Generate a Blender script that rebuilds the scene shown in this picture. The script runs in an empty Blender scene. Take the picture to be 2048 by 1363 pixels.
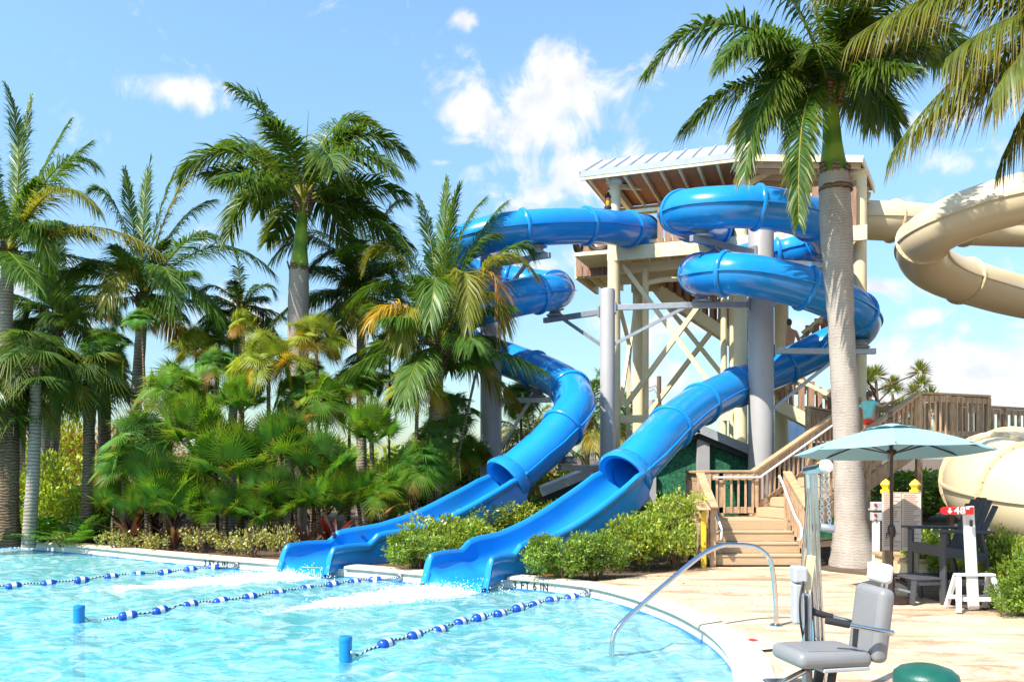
import bpy, math, random
import numpy as np
from mathutils import Vector as V, Matrix, Quaternion
from mathutils.geometry import tessellate_polygon
R = math.radians
PI = math.pi
S = bpy.context.scene
COL = S.collection
F, CX, YH, H = 1650.0, 1024.0, 915.0, 1.85      # focal length in photo pixels, principal column, horizon row, eye height

def P(px, py, D):
    return V(((px - CX) / F * D, D, H - (py - YH) / F * D))
def G(px, py, z=0.0):
    D = (H - z) * F / (py - YH)
    return V(((px - CX) / F * D, D, z))
def lerp(a, b, t):
    return a + (b - a) * t

# ------------------------------------------------------------------ objects
ORG = {}
def tag(o, label=None, cat=None, group=None, kind=None):
    if label: o['label'] = label
    if cat: o['category'] = cat
    if group: o['group'] = group
    if kind: o['kind'] = kind
    return o
def thing(name, loc, label, cat, group=None):
    o = bpy.data.objects.new(name, None)
    COL.objects.link(o)
    o.location = loc
    o.empty_display_size = .2
    ORG[o.name] = V(loc)
    return tag(o, label, cat, group)

def link_mesh(me, name, mat, parent=None, org=None, label=None):
    o = bpy.data.objects.new(name, me)
    COL.objects.link(o)
    if mat is not None and not me.materials: me.materials.append(mat)
    if parent is not None:
        o.parent = parent
        ORG[o.name] = ORG[parent.name]
    else:
        o.location = org if org is not None else (0, 0, 0)
        ORG[o.name] = V(o.location)
    if label: o['label'] = label
    return o

class MB:
    def __init__(s):
        s.v = []; s.f = []; s.c = []
    def add(s, vs, fs):
        n = len(s.v)
        s.v.extend([tuple(p) for p in vs])
        s.f.extend([tuple(i + n for i in f) for f in fs])
        return s
    def box(s, c, size, m=None):
        c = V(c); hx, hy, hz = size[0] / 2, size[1] / 2, size[2] / 2
        vs = [V((x, y, z)) for x in (-hx, hx) for y in (-hy, hy) for z in (-hz, hz)]
        if m is not None: vs = [m @ p for p in vs]
        return s.add([p + c for p in vs], [(0, 1, 3, 2), (4, 6, 7, 5), (0, 4, 5, 1), (2, 3, 7, 6), (0, 2, 6, 4), (1, 5, 7, 3)])
    def bar(s, a, b, w, h, up=(0, 0, 1)):
        a = V(a); b = V(b); t = (b - a).normalized(); u = V(up)
        if abs(t.dot(u)) > .98: u = V((0, 1, 0))
        sd = t.cross(u).normalized(); u = sd.cross(t)
        vs = []
        for p in (a, b):
            for i, j in ((-1, -1), (1, -1), (1, 1), (-1, 1)):
                vs.append(p + sd * (w / 2 * i) + u * (h / 2 * j))
        return s.add(vs, [(0, 1, 2, 3), (7, 6, 5, 4), (0, 4, 5, 1), (1, 5, 6, 2), (2, 6, 7, 3), (3, 7, 4, 0)])
    def tube(s, pts, r, n=12, caps=True):
        pts = [V(p) for p in pts]
        rr = r if hasattr(r, '__len__') else [r] * len(pts)
        fr = frames(pts)
        vs = []; fs = []
        for i, p in enumerate(pts):
            t, u, w = fr[i]
            for k in range(n):
                a = 2 * PI * k / n
                vs.append(p + u * (math.cos(a) * rr[i]) + w * (math.sin(a) * rr[i]))
        for i in range(len(pts) - 1):
            for k in range(n):
                k2 = (k + 1) % n
                fs.append((i * n + k, i * n + k2, (i + 1) * n + k2, (i + 1) * n + k))
        if caps:
            fs.append(tuple(range(n - 1, -1, -1)))
            m = (len(pts) - 1) * n
            fs.append(tuple(m + k for k in range(n)))
        return s.add(vs, fs)
    def lathe(s, c, prof, n=24, axis=(0, 0, 1)):
        c = V(c); q = V((0, 0, 1)).rotation_difference(V(axis))
        vs = []; fs = []
        for r, z in prof:
            for k in range(n):
                a = 2 * PI * k / n
                vs.append(c + q @ V((r * math.cos(a), r * math.sin(a), z)))
        for i in range(len(prof) - 1):
            for k in range(n):
                k2 = (k + 1) % n
                fs.append((i * n + k, i * n + k2, (i + 1) * n + k2, (i + 1) * n + k))
        if prof[0][0] > 1e-4: fs.append(tuple(range(n - 1, -1, -1)))
        m = (len(prof) - 1) * n
        if prof[-1][0] > 1e-4: fs.append(tuple(m + k for k in range(n)))
        return s.add(vs, fs)
    def prism(s, poly, off):
        off = V(off); n = len(poly); a = [V(p) for p in poly]
        return s.add(a + [p + off for p in a], [tuple(range(n)), tuple(range(2 * n - 1, n - 1, -1))] + [(i, i + n, (i + 1) % n + n, (i + 1) % n) for i in range(n)])
    def build(s, name, mat, parent=None, org=None, smooth=None, label=None, bevel=0, fix=True):
        base = ORG[parent.name] if parent is not None else V(org if org is not None else (0, 0, 0))
        me = bpy.data.meshes.new(name)
        me.from_pydata([(p[0] - base[0], p[1] - base[1], p[2] - base[2]) for p in s.v], [], s.f)
        if s.c:
            at = me.color_attributes.new('tint', 'FLOAT_COLOR', 'POINT')
            at.data.foreach_set('color', np.array([(c[0], c[1], c[2], 1) for c in s.c], dtype=np.float32).ravel())
        elif fix:
            import bmesh
            bm = bmesh.new(); bm.from_mesh(me)
            bmesh.ops.recalc_face_normals(bm, faces=bm.faces)
            bm.to_mesh(me); bm.free()
        me.update()
        if smooth:
            me.polygons.foreach_set('use_smooth', [True] * len(me.polygons))
            me.set_sharp_from_angle(angle=R(smooth))
        o = link_mesh(me, name, mat, parent, base, label)
        if bevel:
            b = o.modifiers.new('bevel', 'BEVEL'); b.width = bevel; b.segments = 2; b.limit_method = 'ANGLE'
        return o

def frames(pts):
    n = len(pts); out = []; u = None
    for i in range(n):
        t = (pts[min(i + 1, n - 1)] - pts[max(i - 1, 0)]).normalized()
        if u is None:
            ref = V((0, 0, 1)) if abs(t.z) < .9 else V((0, 1, 0))
            u = t.cross(ref).normalized()
        else:
            u = (u - t * u.dot(t)).normalized()
        out.append((t, u, t.cross(u)))
    return out

def smooth_path(pts, k=6):
    pts = [V(p) for p in pts]; out = []; n = len(pts)
    for i in range(n - 1):
        p0 = pts[i - 1] if i else pts[0] * 2 - pts[1]
        p1, p2 = pts[i], pts[i + 1]
        p3 = pts[i + 2] if i + 2 < n else p2 * 2 - p1
        for j in range(k):
            t = j / k
            out.append(.5 * ((2 * p1) + (p2 - p0) * t + (2 * p0 - 5 * p1 + 4 * p2 - p3) * t * t + (3 * p1 - p0 - 3 * p2 + p3) * t ** 3))
    out.append(pts[-1])
    return out

def np_mesh(name, v, f, mat, tint=None, parent=None, org=None):
    """v (n,3), f (m,4) quads or (m,3): one mesh from numpy arrays"""
    me = bpy.data.meshes.new(name)
    n = len(v); m, k = f.shape
    me.vertices.add(n); me.vertices.foreach_set('co', v.astype(np.float32).ravel())
    me.loops.add(m * k); me.loops.foreach_set('vertex_index', f.astype(np.int32).ravel())
    me.polygons.add(m)
    me.polygons.foreach_set('loop_start', np.arange(0, m * k, k, dtype=np.int32))
    if tint is not None:
        at = me.color_attributes.new('tint', 'FLOAT_COLOR', 'POINT')
        at.data.foreach_set('color', np.concatenate([tint, np.ones((n, 1))], 1).astype(np.float32).ravel())
    me.update(); me.validate()
    if name is None: return me
    return me

def text_mesh(body, size, depth=.004, sx=1.0, spacing=1.0, offset=0.0):
    cu = bpy.data.curves.new('writing', 'FONT'); cu.body = body; cu.size = size; cu.extrude = depth
    cu.align_x = 'CENTER'; cu.align_y = 'CENTER'; cu.space_character = spacing; cu.offset = offset
    ob = bpy.data.objects.new('writing', cu); COL.objects.link(ob)
    bpy.context.view_layer.update()
    me = bpy.data.meshes.new_from_object(ob.evaluated_get(bpy.context.evaluated_depsgraph_get()))
    bpy.data.objects.remove(ob)
    me.transform(Matrix.Diagonal((sx, 1, 1, 1)))
    return me

# ------------------------------------------------------------------ materials
def nodes(name):
    m = bpy.data.materials.new(name); m.use_nodes = True
    nt = m.node_tree; nt.nodes.clear()
    out = nt.nodes.new('ShaderNodeOutputMaterial')
    return m, nt, out
def N(nt, t, **kw):
    n = nt.nodes.new(t)
    for k, v in kw.items():
        if k[0] == '_': n.inputs[k[1:].replace('_', ' ')].default_value = v
        else: setattr(n, k, v)
    return n
def noise_node(nt, scale, detail=4, rough=.55, stretch=(1, 1, 1), coord='Object', dist=0):
    tc = N(nt, 'ShaderNodeTexCoord'); mp = N(nt, 'ShaderNodeMapping'); mp.inputs['Scale'].default_value = stretch
    nt.links.new(tc.outputs[coord], mp.inputs[0])
    no = N(nt, 'ShaderNodeTexNoise', _Scale=scale, _Detail=detail, _Roughness=rough, _Distortion=dist)
    nt.links.new(mp.outputs[0], no.inputs[0])
    return no
def ramp(nt, src, stops):
    r = N(nt, 'ShaderNodeValToRGB'); el = r.color_ramp.elements
    while len(el) < len(stops): el.new(.5)
    for e, (p, c) in zip(el, stops):
        e.position = p; e.color = (c[0], c[1], c[2], 1) if hasattr(c, '__len__') else (c, c, c, 1)
    nt.links.new(src, r.inputs[0])
    return r
def mat(name, col, rough=.55, var=.12, scale=6, bump=0., bscale=60, metal=0., spec=.5, stretch=(1, 1, 1), col2=None, coat=0., dirt=None, dscale=1.5, rvar=.1, detail=5):
    m, nt, out = nodes(name); L = nt.links.new
    b = N(nt, 'ShaderNodeBsdfPrincipled', _Roughness=rough, _Metallic=metal)
    b.inputs['Specular IOR Level'].default_value = spec
    b.inputs['Coat Weight'].default_value = coat; b.inputs['Coat Roughness'].default_value = .08
    no = noise_node(nt, scale, detail, .6, stretch)
    c1 = [max(0, c * (1 - var)) for c in col]; c2 = col2 or [min(1, c * (1 + var)) for c in col]
    r = ramp(nt, no.outputs[0], [(.3, c1), (.7, c2)])
    src = r.outputs[0]
    if dirt:
        d = noise_node(nt, dscale, 8, .7, (1, 1, .35))
        dr = ramp(nt, d.outputs[0], [(.52, 0.), (.72, 1.)])
        mx = N(nt, 'ShaderNodeMix', data_type='RGBA'); mx.inputs[7].default_value = (*dirt, 1)
        ml = N(nt, 'ShaderNodeMath', operation='MULTIPLY'); ml.inputs[1].default_value = .45
        L(dr.outputs[0], ml.inputs[0]); L(ml.outputs[0], mx.inputs[0]); L(src, mx.inputs[6]); src = mx.outputs[2]
    L(src, b.inputs['Base Color'])
    if rvar:
        mr = N(nt, 'ShaderNodeMapRange'); mr.inputs[3].default_value = max(.02, rough - rvar); mr.inputs[4].default_value = min(1, rough + rvar)
        n2 = noise_node(nt, scale * 2.3, 4, .6); L(n2.outputs[0], mr.inputs[0]); L(mr.outputs[0], b.inputs['Roughness'])
    if bump:
        nb = noise_node(nt, bscale, 4, .6, stretch); bp = N(nt, 'ShaderNodeBump', _Strength=bump, _Distance=.02)
        L(nb.outputs[0], bp.inputs['Height']); L(bp.outputs[0], b.inputs['Normal'])
    L(b.outputs[0], out.inputs[0])
    return m
def leaf_mat(name, trans=.35, rough=.38, spec=.45):
    m, nt, out = nodes(name); L = nt.links.new
    at = N(nt, 'ShaderNodeAttribute', attribute_name='tint')
    no = noise_node(nt, 3.0, 3)
    r = ramp(nt, no.outputs[0], [(.25, (1.4, 1.25, .85)), (.75, (2.35, 2.05, 1.35))])
    mx = N(nt, 'ShaderNodeMix', data_type='RGBA', blend_type='MULTIPLY'); mx.inputs[0].default_value = 1
    L(at.outputs[0], mx.inputs[6]); L(r.outputs[0], mx.inputs[7])
    b = N(nt, 'ShaderNodeBsdfPrincipled', _Roughness=rough); b.inputs['Specular IOR Level'].default_value = spec
    L(mx.outputs[2], b.inputs['Base Color'])
    hs = N(nt, 'ShaderNodeMix', data_type='RGBA', blend_type='MULTIPLY'); hs.inputs[0].default_value = 1; hs.inputs[7].default_value = (2.2, 1.9, .8, 1)
    L(mx.outputs[2], hs.inputs[6])
    t = N(nt, 'ShaderNodeBsdfTranslucent'); L(hs.outputs[2], t.inputs[0])
    ms = N(nt, 'ShaderNodeMixShader'); ms.inputs[0].default_value = trans
    L(b.outputs[0], ms.inputs[1]); L(t.outputs[0], ms.inputs[2]); L(ms.outputs[0], out.inputs[0])
    return m
def band_mat(name, c1, c2, scale, axis='Z', dist=2.5, rough=.8, bump=.4, mixn=.62):
    m, nt, out = nodes(name); L = nt.links.new
    tc = N(nt, 'ShaderNodeTexCoord')
    w = N(nt, 'ShaderNodeTexWave', wave_type='BANDS', bands_direction=axis, _Scale=scale, _Distortion=dist, _Detail=4, _Detail_Scale=1.3)
    L(tc.outputs['Object'], w.inputs[0])
    no = noise_node(nt, 3.5, 8, .65, (1, 1, .5))
    a = N(nt, 'ShaderNodeMix', data_type='FLOAT'); a.inputs[0].default_value = mixn
    L(w.outputs[1], a.inputs[2]); L(no.outputs[0], a.inputs[3])
    r = ramp(nt, a.outputs[0], [(.3, c1), (.62, c2)])
    b = N(nt, 'ShaderNodeBsdfPrincipled', _Roughness=rough); b.inputs['Specular IOR Level'].default_value = .25
    bp = N(nt, 'ShaderNodeBump', _Strength=bump, _Distance=.03)
    L(a.outputs[0], bp.inputs['Height']); L(bp.outputs[0], b.inputs['Normal'])
    L(r.outputs[0], b.inputs['Base Color']); L(b.outputs[0], out.inputs[0])
    return m

MT = {}
MT['blue'] = mat('blue_gelcoat', (.010, .225, .60), .2, .07, 1.2, .03, 5, coat=.25, spec=.4, dirt=(.05, .22, .42), dscale=2.2, rvar=.05)
MT['tan'] = mat('tan_gelcoat', (.60, .49, .31), .34, .03, 1.5, .02, 6, coat=.1, rvar=.03)
MT['tan_joint'] = mat('tan_joint', (.54, .42, .25), .5, .2, 30)
MT['cream'] = mat('cream_paint', (.76, .63, .38), .5, .06, 2, dirt=(.4, .25, .1), dscale=.9)
MT['grey'] = mat('grey_paint', (.36, .35, .345), .45, .06, 2, dirt=(.2, .19, .17), dscale=1)
MT['galv'] = mat('galvanised_steel', (.36, .38, .41), .42, .12, 9, metal=.6)
MT['steel'] = mat('stainless_steel', (.62, .63, .64), .16, .08, 14, metal=1., rvar=.06)
MT['roofmetal'] = mat('seam_metal_roof', (.52, .54, .57), .38, .07, 1.5, metal=.35)
MT['soffit'] = mat('brown_soffit', (.42, .16, .07), .7, .2, 3, stretch=(1, 6, 1))
MT['picket'] = mat('brown_picket', (.29, .16, .10), .75, .3, 5, .3, 50, stretch=(4, 4, .6))
MT['wood'] = mat('weathered_timber', (.42, .26, .14), .75, .4, 4, .35, 40, stretch=(5, 5, 1), col2=(.60, .42, .26), detail=8)
MT['rail'] = mat('handrail_timber', (.44, .27, .14), .75, .3, 5, .3, 40, stretch=(1, 6, 6), col2=(.58, .38, .21))  # the handrail timber's own brown, varied by noise
MT['baluster'] = mat('timber_baluster', (.46, .30, .18), .75, .35, 5, .2, 40, stretch=(5, 5, 1))
MT['tread'] = mat('composite_decking', (.46, .33, .20), .7, .12, 5, .2, 60, stretch=(.5, 8, 8))
MT['white'] = mat('white_plastic', (.66, .66, .65), .4, .04, 4)
MT['whitepipe'] = mat('white_pipe', (.75, .75, .76), .3, .04, 6)
MT['yellow'] = mat('yellow_paint', (.72, .47, .02), .4, .08, 6)
MT['red'] = mat('red_panel', (.62, .012, .015), .35, .05, 5)
MT['black'] = mat('black_rubber', (.018, .018, .02), .6, .2, 12, .2, 50)
MT['darkgrey'] = mat('charcoal_board', (.058, .058, .066), .6, .15, 5, .15, 50, stretch=(1, 1, 6))
MT['bronze'] = mat('bronze_pole', (.055, .035, .028), .35, .1, 8, metal=.4)
MT['canvas'] = None
MT['vinyl'] = mat('grey_vinyl', (.205, .208, .215), .42, .04, 8, .06, 120)
MT['boxwhite'] = mat('control_box_plastic', (.40, .41, .43), .4, .05, 5)
MT['green'] = mat('green_plastic_lid', (.007, .085, .06), .38, .12, 9, .12, 70)
MT['hedgewall'] = mat('artificial_ivy_wall', (.006, .06, .03), .7, .5, 14, 1., 26, col2=(.02, .20, .09))
MT['fascia'] = mat('grey_fascia', (.33, .36, .38), .5, .08, 4)
MT['paper'] = mat('printed_board', (.66, .52, .43), .6, .05, 5)
MT['ink'] = mat('board_print', (.40, .27, .21), .6, .1, 20)
MT['skin'] = mat('skin', (.62, .33, .22), .5, .08, 14)
MT['hairgrey'] = mat('grey_hair', (.07, .06, .055), .6, .4, 40)
MT['hairbrown'] = mat('brown_hair', (.11, .045, .022), .5, .4, 40)
MT['denim'] = mat('blue_shorts', (.02, .06, .22), .8, .2, 20)
MT['teal'] = mat('teal_shirt', (.22, .66, .60), .8, .08, 14)
MT['redcloth'] = mat('red_shorts', (.72, .06, .03), .8, .1, 14)
MT['rope'] = None
MT['floatblue'] = mat('float_blue', (.005, .07, .42), .3, .1, 12)
MT['floatwhite'] = mat('float_white', (.75, .74, .71), .4, .06, 16)
MT['concrete'] = mat('concrete_foot', (.42, .40, .36), .9, .15, 6, .3, 30)
MT['bark'] = band_mat('ringed_palm_bark', (.17, .14, .105), (.36, .315, .26), 4.2, dist=5)
MT['royalbark'] = band_mat('smooth_palm_bark', (.26, .22, .185), (.41, .36, .31), 6.5, dist=7, bump=.12, mixn=.80)
MT['fiber'] = band_mat('fibrous_stem', (.06, .038, .022), (.22, .15, .09), 5, dist=8, bump=.8)
MT['shaft'] = band_mat('green_crownshaft', (.10, .20, .02), (.24, .36, .04), .5, dist=6, rough=.35, bump=.05)
MT['leaf'] = leaf_mat('palm_leaflet', .34, .40, .35)
MT['fanleaf'] = leaf_mat('fan_palm_leaf', .34, .5, .22)
MT['shrubleaf'] = leaf_mat('shrub_leaf', .28, .36)
MT['twig'] = mat('woody_stem', (.13, .085, .05), .9, .3, 12, .3, 60)
MT['amber'] = mat('amber_lamp_glass', (.75, .35, .03), .2, .1, 6)

def canvas():
    m, nt, out = nodes('pale_blue_canvas'); L = nt.links.new
    no = noise_node(nt, 60, 3); r = ramp(nt, no.outputs[0], [(.3, (.34, .54, .60)), (.7, (.38, .58, .64))])
    d = N(nt, 'ShaderNodeBsdfDiffuse'); t = N(nt, 'ShaderNodeBsdfTranslucent'); L(r.outputs[0], d.inputs[0]); L(r.outputs[0], t.inputs[0])
    ms = N(nt, 'ShaderNodeMixShader'); ms.inputs[0].default_value = .38
    L(d.outputs[0], ms.inputs[1]); L(t.outputs[0], ms.inputs[2]); L(ms.outputs[0], out.inputs[0])
    return m
MT['canvas'] = canvas()
def rope_mat():
    m, nt, out = nodes('twisted_rope'); L = nt.links.new
    tc = N(nt, 'ShaderNodeTexCoord')
    w = N(nt, 'ShaderNodeTexWave', wave_type='BANDS', bands_direction='X', _Scale=9.)
    L(tc.outputs['Object'], w.inputs[0]); r = ramp(nt, w.outputs[1], [(.48, (.01, .02, .08)), (.52, (.6, .62, .62))])
    b = N(nt, 'ShaderNodeBsdfPrincipled', _Roughness=.7); L(r.outputs[0], b.inputs['Base Color']); L(b.outputs[0], out.inputs[0])
    return m
MT['rope'] = rope_mat()
# ------------------------------------------------------------------ camera, sun, sky
cam = bpy.data.cameras.new('camera'); co = bpy.data.objects.new('camera', cam); COL.objects.link(co)
co.location = (0, 0, H); co.rotation_euler = (R(90), 0, 0)
cam.sensor_width = 36; cam.lens = 36 * F / 2048; cam.shift_y = (YH - 681.5) / 2048; cam.clip_end = 3000; cam.clip_start = .05
S.camera = co
SUN_EL = R(50); sd = V((-.76, -.65, 0)).normalized() * math.cos(SUN_EL) + V((0, 0, math.sin(SUN_EL)))
sl = bpy.data.lights.new('sun', 'SUN'); sl.energy = 4.6; sl.angle = R(.5); sl.color = (1, .94, .84)
so = bpy.data.objects.new('sun', sl); COL.objects.link(so); so.rotation_euler = sd.to_track_quat('Z', 'Y').to_euler(); so.location = (-20, -10, 30)
w = bpy.data.worlds.new('World'); S.world = w; w.use_nodes = True
nt = w.node_tree; nt.nodes.clear(); L = nt.links.new
wo = N(nt, 'ShaderNodeOutputWorld'); bg = N(nt, 'ShaderNodeBackground'); bg.inputs[1].default_value = .14
sky = N(nt, 'ShaderNodeTexSky', sky_type='NISHITA', sun_disc=False, sun_elevation=SUN_EL, sun_rotation=math.atan2(sd.x, sd.y))
sky.air_density = 1.0; sky.dust_density = .6; sky.ozone_density = 1.5
def ma(op, a, b=None, c=None, clamp=False):
    n = N(nt, 'ShaderNodeMath', operation=op); n.use_clamp = clamp
    for i, x in enumerate((a, b, c)):
        if x is None: continue
        if isinstance(x, (int, float)): n.inputs[i].default_value = x
        else: L(x, n.inputs[i])
    return n.outputs[0]
tc = N(nt, 'ShaderNodeTexCoord'); sx = N(nt, 'ShaderNodeSeparateXYZ'); L(tc.outputs['Generated'], sx.inputs[0])
az = ma('ARCTAN2', sx.outputs[0], sx.outputs[1]); el = ma('ARCSINE', sx.outputs[2])
cb = N(nt, 'ShaderNodeCombineXYZ'); L(az, cb.inputs[0]); L(el, cb.inputs[1])
n1 = N(nt, 'ShaderNodeTexNoise', _Scale=13., _Detail=11., _Roughness=.6, _Distortion=.5); L(cb.outputs[0], n1.inputs[0])
CL = [(1075, 200, 165, 85, 1.05), (985, 225, 105, 52, 1.), (1125, 160, 70, 50, .9), (1120, 260, 85, 60, .9), (1165, 345, 120, 58, .9), (1085, 385, 85, 40, .8), (1240, 380, 60, 30, .6), (940, 285, 70, 16, .45),
      (352, 178, 78, 36, .95), (420, 172, 50, 12, .45), (925, 38, 25, 15, .55), (350, 125, 60, 12, .3), (1225, 190, 70, 30, .4), (890, 325, 30, 8, .4),
      (1985, 745, 220, 75, 1.3), (1850, 750, 130, 46, 1.1), (2040, 650, 60, 18, .5), (1900, 805, 220, 34, .95), (1940, 665, 35, 22, .6), (1890, 330, 90, 24, .55), (1960, 300, 50, 12, .35), (1800, 400, 90, 22, .45), (1850, 240, 70, 16, .4),
      (1620, 640, 120, 30, .45), (1340, 660, 160, 40, .55), (1110, 530, 90, 35, .55), (1330, 120, 100, 18, .35), (1850, 640, 60, 16, .4), (1330, 760, 200, 30, .5), (60, 560, 250, 40, .6), (500, 640, 300, 40, .5), (1020, 330, 90, 20, .3), (1760, 570, 60, 30, .45)]
acc = None
for (x, y, a, b, k) in CL:
    d = (P(x, y, 1.) - V((0, 0, H))).normalized(); a0 = math.atan2(d.x, d.y); e0 = math.asin(d.z)
    q = ma('ADD', ma('POWER', ma('MULTIPLY', ma('SUBTRACT', az, a0), F / a), 2.), ma('POWER', ma('MULTIPLY', ma('SUBTRACT', el, e0), F / b), 2.))
    g = ma('MULTIPLY', ma('SUBTRACT', 1.25, ma('POWER', q, .5)), k)
    acc = g if acc is None else ma('MAXIMUM', acc, g)
acc = ma('MAXIMUM', acc, -.35)
dens = ma('ADD', ma('MULTIPLY', acc, .62), ma('MULTIPLY', ma('SUBTRACT', n1.outputs[0], .5), 2.3))
mr = N(nt, 'ShaderNodeMapRange', interpolation_type='SMOOTHSTEP'); mr.inputs[1].default_value = .0; mr.inputs[2].default_value = .50; mr.inputs[4].default_value = .93
L(dens, mr.inputs[0])
n2 = N(nt, 'ShaderNodeTexNoise', _Scale=30., _Detail=5.); L(cb.outputs[0], n2.inputs[0])
cr = N(nt, 'ShaderNodeValToRGB'); cr.color_ramp.elements[0].position = .3; cr.color_ramp.elements[0].color = (3.0, 3.1, 3.3, 1); cr.color_ramp.elements[1].position = .62; cr.color_ramp.elements[1].color = (4.0, 3.95, 3.9, 1)
L(n2.outputs[0], cr.inputs[0])
tint = N(nt, 'ShaderNodeMix', data_type='RGBA', blend_type='MULTIPLY'); tint.inputs[0].default_value = 1; tint.inputs[7].default_value = (.98, 1.13, 1.12, 1)
eg = N(nt, 'ShaderNodeMapRange', interpolation_type='SMOOTHSTEP'); eg.inputs[1].default_value = -.05; eg.inputs[2].default_value = .5; eg.inputs[3].default_value = .46; eg.inputs[4].default_value = 1.0
L(el, eg.inputs[0]); eb = N(nt, 'ShaderNodeVectorMath', operation='SCALE'); L(sky.outputs[0], eb.inputs[0]); L(eg.outputs[0], eb.inputs[3]); L(eb.outputs[0], tint.inputs[6])
mx = N(nt, 'ShaderNodeMix', data_type='RGBA'); L(mr.outputs[0], mx.inputs[0]); L(tint.outputs[2], mx.inputs[6]); L(cr.outputs[0], mx.inputs[7])
L(mx.outputs[2], bg.inputs[0]); L(bg.outputs[0], wo.inputs[0])
S.view_settings.view_transform = 'Standard'; S.view_settings.look = 'None'; S.view_settings.exposure = 1.05; S.view_settings.gamma = 1
S.cycles.max_bounces = 8; S.cycles.transparent_max_bounces = 12; S.cycles.use_denoising = True
S.cycles.caustics_refractive = False; S.cycles.caustics_reflective = False

# ------------------------------------------------------------------ setting: ground, pool, deck
WZ = -.18
cop_px = [(0, 1080), (100, 1086), (200, 1094), (300, 1104), (400, 1113), (500, 1121), (585, 1127), (705, 1134), (800, 1142), (874, 1148), (1010, 1154), (1080, 1159), (1180, 1171), (1260, 1190), (1340, 1218), (1400, 1248), (1440, 1277), (1470, 1315), (1482, 1363)]
out_pts = [V((-20, 12, 0)), V((-19, 17.5, 0)), V((-15, 19.2, 0))] + [G(x, y) for x, y in cop_px] + [V((1.75, 5.6, 0)), V((1.2, 4.1, 0)), V((-.6, 3.1, 0)), V((-6, 2.7, 0)), V((-14, 3.5, 0)), V((-18.5, 6.5, 0))]
lp = smooth_path(out_pts + [out_pts[0]], 16)[:-1]
def offset(loop, d):      # outward is left of travel for this clockwise loop
    n = len(loop); o = []
    for i in range(n):
        t = (loop[(i + 1) % n] - loop[i - 1]).normalized()
        o.append(loop[i] + V((-t.y, t.x, 0)) * d)
    return o
def poly_mesh(name, loops, z, m, kind='structure'):
    pts = [p for l in loops for p in l]
    tris = tessellate_polygon([[V((p.x, p.y, 0)) for p in l] for l in loops])
    b = MB(); b.add([(p.x, p.y, z) for p in pts], [t for t in tris])
    o = b.build(name, m); tag(o, kind=kind)
    me = o.data
    if me.polygons and me.polygons[0].normal.z < 0: me.flip_normals()
    return o
def mulch_mat():
    m, nt, out = nodes('bark_mulch_soil'); L = nt.links.new
    a = noise_node(nt, 38, 5, .7, (1, 2.2, 1)); c = noise_node(nt, .9, 4)
    mx = N(nt, 'ShaderNodeMix', data_type='FLOAT'); mx.inputs[0].default_value = .3; L(a.outputs[0], mx.inputs[2]); L(c.outputs[0], mx.inputs[3])
    r = ramp(nt, mx.outputs[0], [(.36, (.035, .02, .012)), (.5, (.12, .075, .045)), (.66, (.26, .19, .13))])
    b = N(nt, 'ShaderNodeBsdfPrincipled', _Roughness=.95); bp = N(nt, 'ShaderNodeBump', _Strength=.9, _Distance=.04)
    L(a.outputs[0], bp.inputs['Height']); L(bp.outputs[0], b.inputs['Normal']); L(r.outputs[0], b.inputs['Base Color']); L(b.outputs[0], out.inputs[0])
    return m
MT['mulch'] = mulch_mat()
big = [V((-700, -500, 0)), V((-700, 1500, 0)), V((700, 1500, 0)), V((700, -500, 0))]
poly_mesh('ground', [big, offset(lp, .2)], -.03, MT['mulch'])

def paver_mat():
    m, nt, out = nodes('brick_pavers'); L = nt.links.new
    tc = N(nt, 'ShaderNodeTexCoord'); mp = N(nt, 'ShaderNodeMapping'); mp.inputs['Rotation'].default_value = (0, 0, R(6)); L(tc.outputs['Object'], mp.inputs[0])
    br = N(nt, 'ShaderNodeTexBrick', _Scale=1.0, _Mortar_Size=.006, _Bias=-.1); br.inputs['Brick Width'].default_value = .4; br.inputs['Row Height'].default_value = .2
    br.inputs['Color1'].default_value = (.62, .47, .33, 1); br.inputs['Color2'].default_value = (.50, .345, .22, 1); br.inputs['Mortar'].default_value = (.38, .29, .20, 1)
    L(mp.outputs[0], br.inputs[0])
    wn = noise_node(nt, 1.1, 8, .7, (.55, 1.9, 1), dist=.7); wr = ramp(nt, wn.outputs[0], [(.50, 0.), (.66, .8)])
    mx = N(nt, 'ShaderNodeMix', data_type='RGBA', blend_type='MULTIPLY'); mx.inputs[7].default_value = (.46, .25, .11, 1)
    L(wr.outputs[0], mx.inputs[0]); L(br.outputs[0], mx.inputs[6])
    fn = noise_node(nt, 30, 4); fr = ramp(nt, fn.outputs[0], [(.3, .86), (.7, 1.1)])
    m2 = N(nt, 'ShaderNodeMix', data_type='RGBA', blend_type='MULTIPLY'); m2.inputs[0].default_value = 1; L(mx.outputs[2], m2.inputs[6]); L(fr.outputs[0], m2.inputs[7])
    b = N(nt, 'ShaderNodeBsdfPrincipled', _Roughness=.75)
    rr = ramp(nt, wn.outputs[0], [(.50, .8), (.66, .4)]); L(rr.outputs[0], b.inputs['Roughness'])
    bp = N(nt, 'ShaderNodeBump', _Strength=.35, _Distance=.01); L(br.outputs[1], bp.inputs['Height']); bp.invert = True
    L(bp.outputs[0], b.inputs['Normal']); L(m2.outputs[2], b.inputs['Base Color']); L(b.outputs[0], out.inputs[0])
    return m
MT['paver'] = paver_mat()
back = [G(x, y) for x, y in [(1170, 1162), (1230, 1156), (1300, 1146), (1370, 1138), (1415, 1131.5), (1520, 1131), (1612, 1131), (1660, 1141), (1740, 1149), (1800, 1164), (1850, 1192), (1920, 1213), (2048, 1226), (2300, 1240)]]
i0 = min(range(len(lp)), key=lambda i: (lp[i] - G(1130, 1164)).length)
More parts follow.
